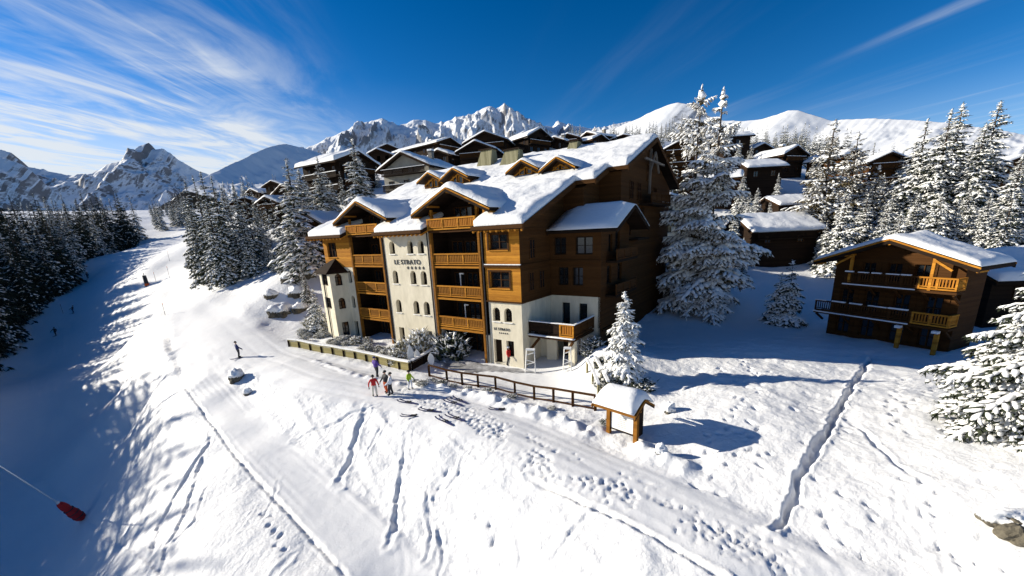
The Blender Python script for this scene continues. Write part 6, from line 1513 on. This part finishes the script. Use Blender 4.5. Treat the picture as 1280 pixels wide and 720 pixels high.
shrub((567, 446), 1.6, 'dark evergreen shrub with snow on its crown in the shaded hotel entrance', None, True, hz=1.5); shrub((553, 440), 1.2, 'smaller dark evergreen shrub behind the big one in the hotel entrance', None, True, hz=1.6)
for px, s, hz in [((742, 448), .8, 1.2), ((752, 462), .6, 1.2), ((748, 440), .7, 1.0), ((735, 452), .55, 1.1), ((755, 483), .7, .9), ((768, 487), .8, .7), ((801, 490), .9, .7)]: shrub(px, s, 'scrubby dark shrub poking from the snow between the terrace and the small spruce', 'scrub by the small spruce', True, hz=hz)
for px in [(540, 478), (553, 482), (566, 485), (528, 484), (519, 478), (585, 488), (610, 494), (640, 500), (690, 515), (757, 530)]: shrub(px, random.uniform(.28, .5), 'low frosted tuft poking from the snow rim along the fence and notice board', 'frosted tufts along the fence', random.random() < .3, hz=.7)
# ------------------------------------------------------------------ boulders with snow caps
def boulder(px, r, label, seed, group=None, sc=(1, 1, .7), cap=True, sink=.35):
    q = on(*px); bm = bmesh.new(); bmesh.ops.create_icosphere(bm, subdivisions=4, radius=1)
    for v_ in bm.verts:
        c = v_.co; n = fbm(np.array([c.x * 1.6 + seed]), np.array([c.y * 1.6 + c.z * 1.3]), 4, seed)[0]; v_.co = Vector((c.x * sc[0], c.y * sc[1], c.z * sc[2])) * r * (1 + .55 * n); 
        v_.co = Vector((round(v_.co.x / .09) * .045 + v_.co.x * .5, v_.co.y, round(v_.co.z / .10) * .05 + v_.co.z * .5))
    me = bpy.data.meshes.new('rock'); bm.to_mesh(me); me.materials.append(MT['rock'])
    t = thing('boulder', label, 'boulder', (q[0], q[1], q[2] + r * sc[2] * (.5 - sink)), 0, group); link('rock', me, t)
    if cap:
        bmesh.ops.delete(bm, geom=[f for f in bm.faces if f.normal.z < .35], context='FACES')
        bmesh.ops.smooth_vert(bm, verts=bm.verts, factor=.5)
        for v_ in bm.verts: v_.co.z += .10 + .09 * r; v_.co.x *= 1.05; v_.co.y *= 1.05
        ret = bmesh.ops.extrude_face_region(bm, geom=bm.faces[:]); 
        for g in ret['geom']:
            if isinstance(g, bmesh.types.BMVert): g.co.z -= .12 + .09 * r
        bmesh.ops.recalc_face_normals(bm, faces=bm.faces)
        m2 = bpy.data.meshes.new('snow_cap'); bm.to_mesh(m2); m2.materials.append(MT['snow'])
        for p in m2.polygons: p.use_smooth = True
        link('snow_cap', m2, t)
    bm.free(); return t
for i, (px, r, lab) in enumerate([((296, 474), .8, 'snow-capped brown rock outcrop beside the groomed track, upper one'), ((309, 491), .42, 'smaller rock below the outcrop beside the groomed track'),
    ((362, 350), 1.5, 'topmost snow-capped boulder on the bank left of the hotel'), ((384, 344), 1.3, 'snow-capped boulder right of the topmost one on the bank left of the hotel'), ((352, 392), 1.5, 'broad dark boulder low on the bank left of the hotel'), ((376, 388), 1.2, 'dark boulder close behind the small pale spruce on the bank'), ((340, 372), 1.0, 'small boulder at the left of the bank left of the hotel'),
    ((372, 368), 1.3, 'snow-capped boulder in the middle of the bank left of the hotel')]): boulder(px, r * .85, lab, 31 + i, None, sc=(1.1, 1, .9) if i > 1 else (.9, .9, 1.0), sink=.62 if i > 1 else .4)
boulder((1268, 648), .62, 'long rock ledge under the near spruce at the right edge', 51, None, sc=(1.4, .8, .5), sink=.55); boulder((1278, 664), .5, 'bright yellowish rock below the ledge at the right edge', 52, None, sc=(1, 1, .9), cap=False, sink=.4)
# small snow cones by the notice board
for i, (px, r, lab) in enumerate([((837, 517), .42, 'pointed snow-covered stone standing alone right of the notice board'), ((826, 568), .40, 'small pointed snow-covered stone near the road right of the notice board')]): boulder(px, r, lab, 61 + i, None, sc=(.75, .75, 1.1), sink=.75)
# wet paving that shows through by the entrance
rs3 = np.random.RandomState(8); cpx = [(548, 452), (560, 448), (585, 450), (606, 456), (628, 459), (650, 463), (668, 467), (640, 466), (612, 464), (590, 466), (570, 462), (552, 458)]
pg = [np.array(on(*q)) for q in cpx]; cen = np.mean(pg, 0); vs2 = []; fs2 = []
nR, nA = 8, 96
for i in range(nR + 1):
    for j in range(nA):
        f_ = j / nA * len(pg); a = pg[int(f_) % len(pg)]; b = pg[(int(f_) + 1) % len(pg)]; e = a + (b - a) * (f_ - int(f_)); e = cen + (e - cen) * (1 + .16 * rs3.randn() * (i == nR)); p = cen + (e - cen) * i / nR
        vs2.append((p[0], p[1], tz(p[0], p[1]) + .03))
for i in range(nR):
    for j in range(nA): fs2.append((i * nA + j, i * nA + (j + 1) % nA, (i + 1) * nA + (j + 1) % nA, (i + 1) * nA + j))
MT['paving'] = mat('wet_paving', (.10, .10, .10), .7, color2=(.5, .5, .52), vscale=1.1, bump=.3, bscale=8)
b = MB(); b.add(vs2, fs2); tag(b.build('paving', 'paving'), kind='structure')
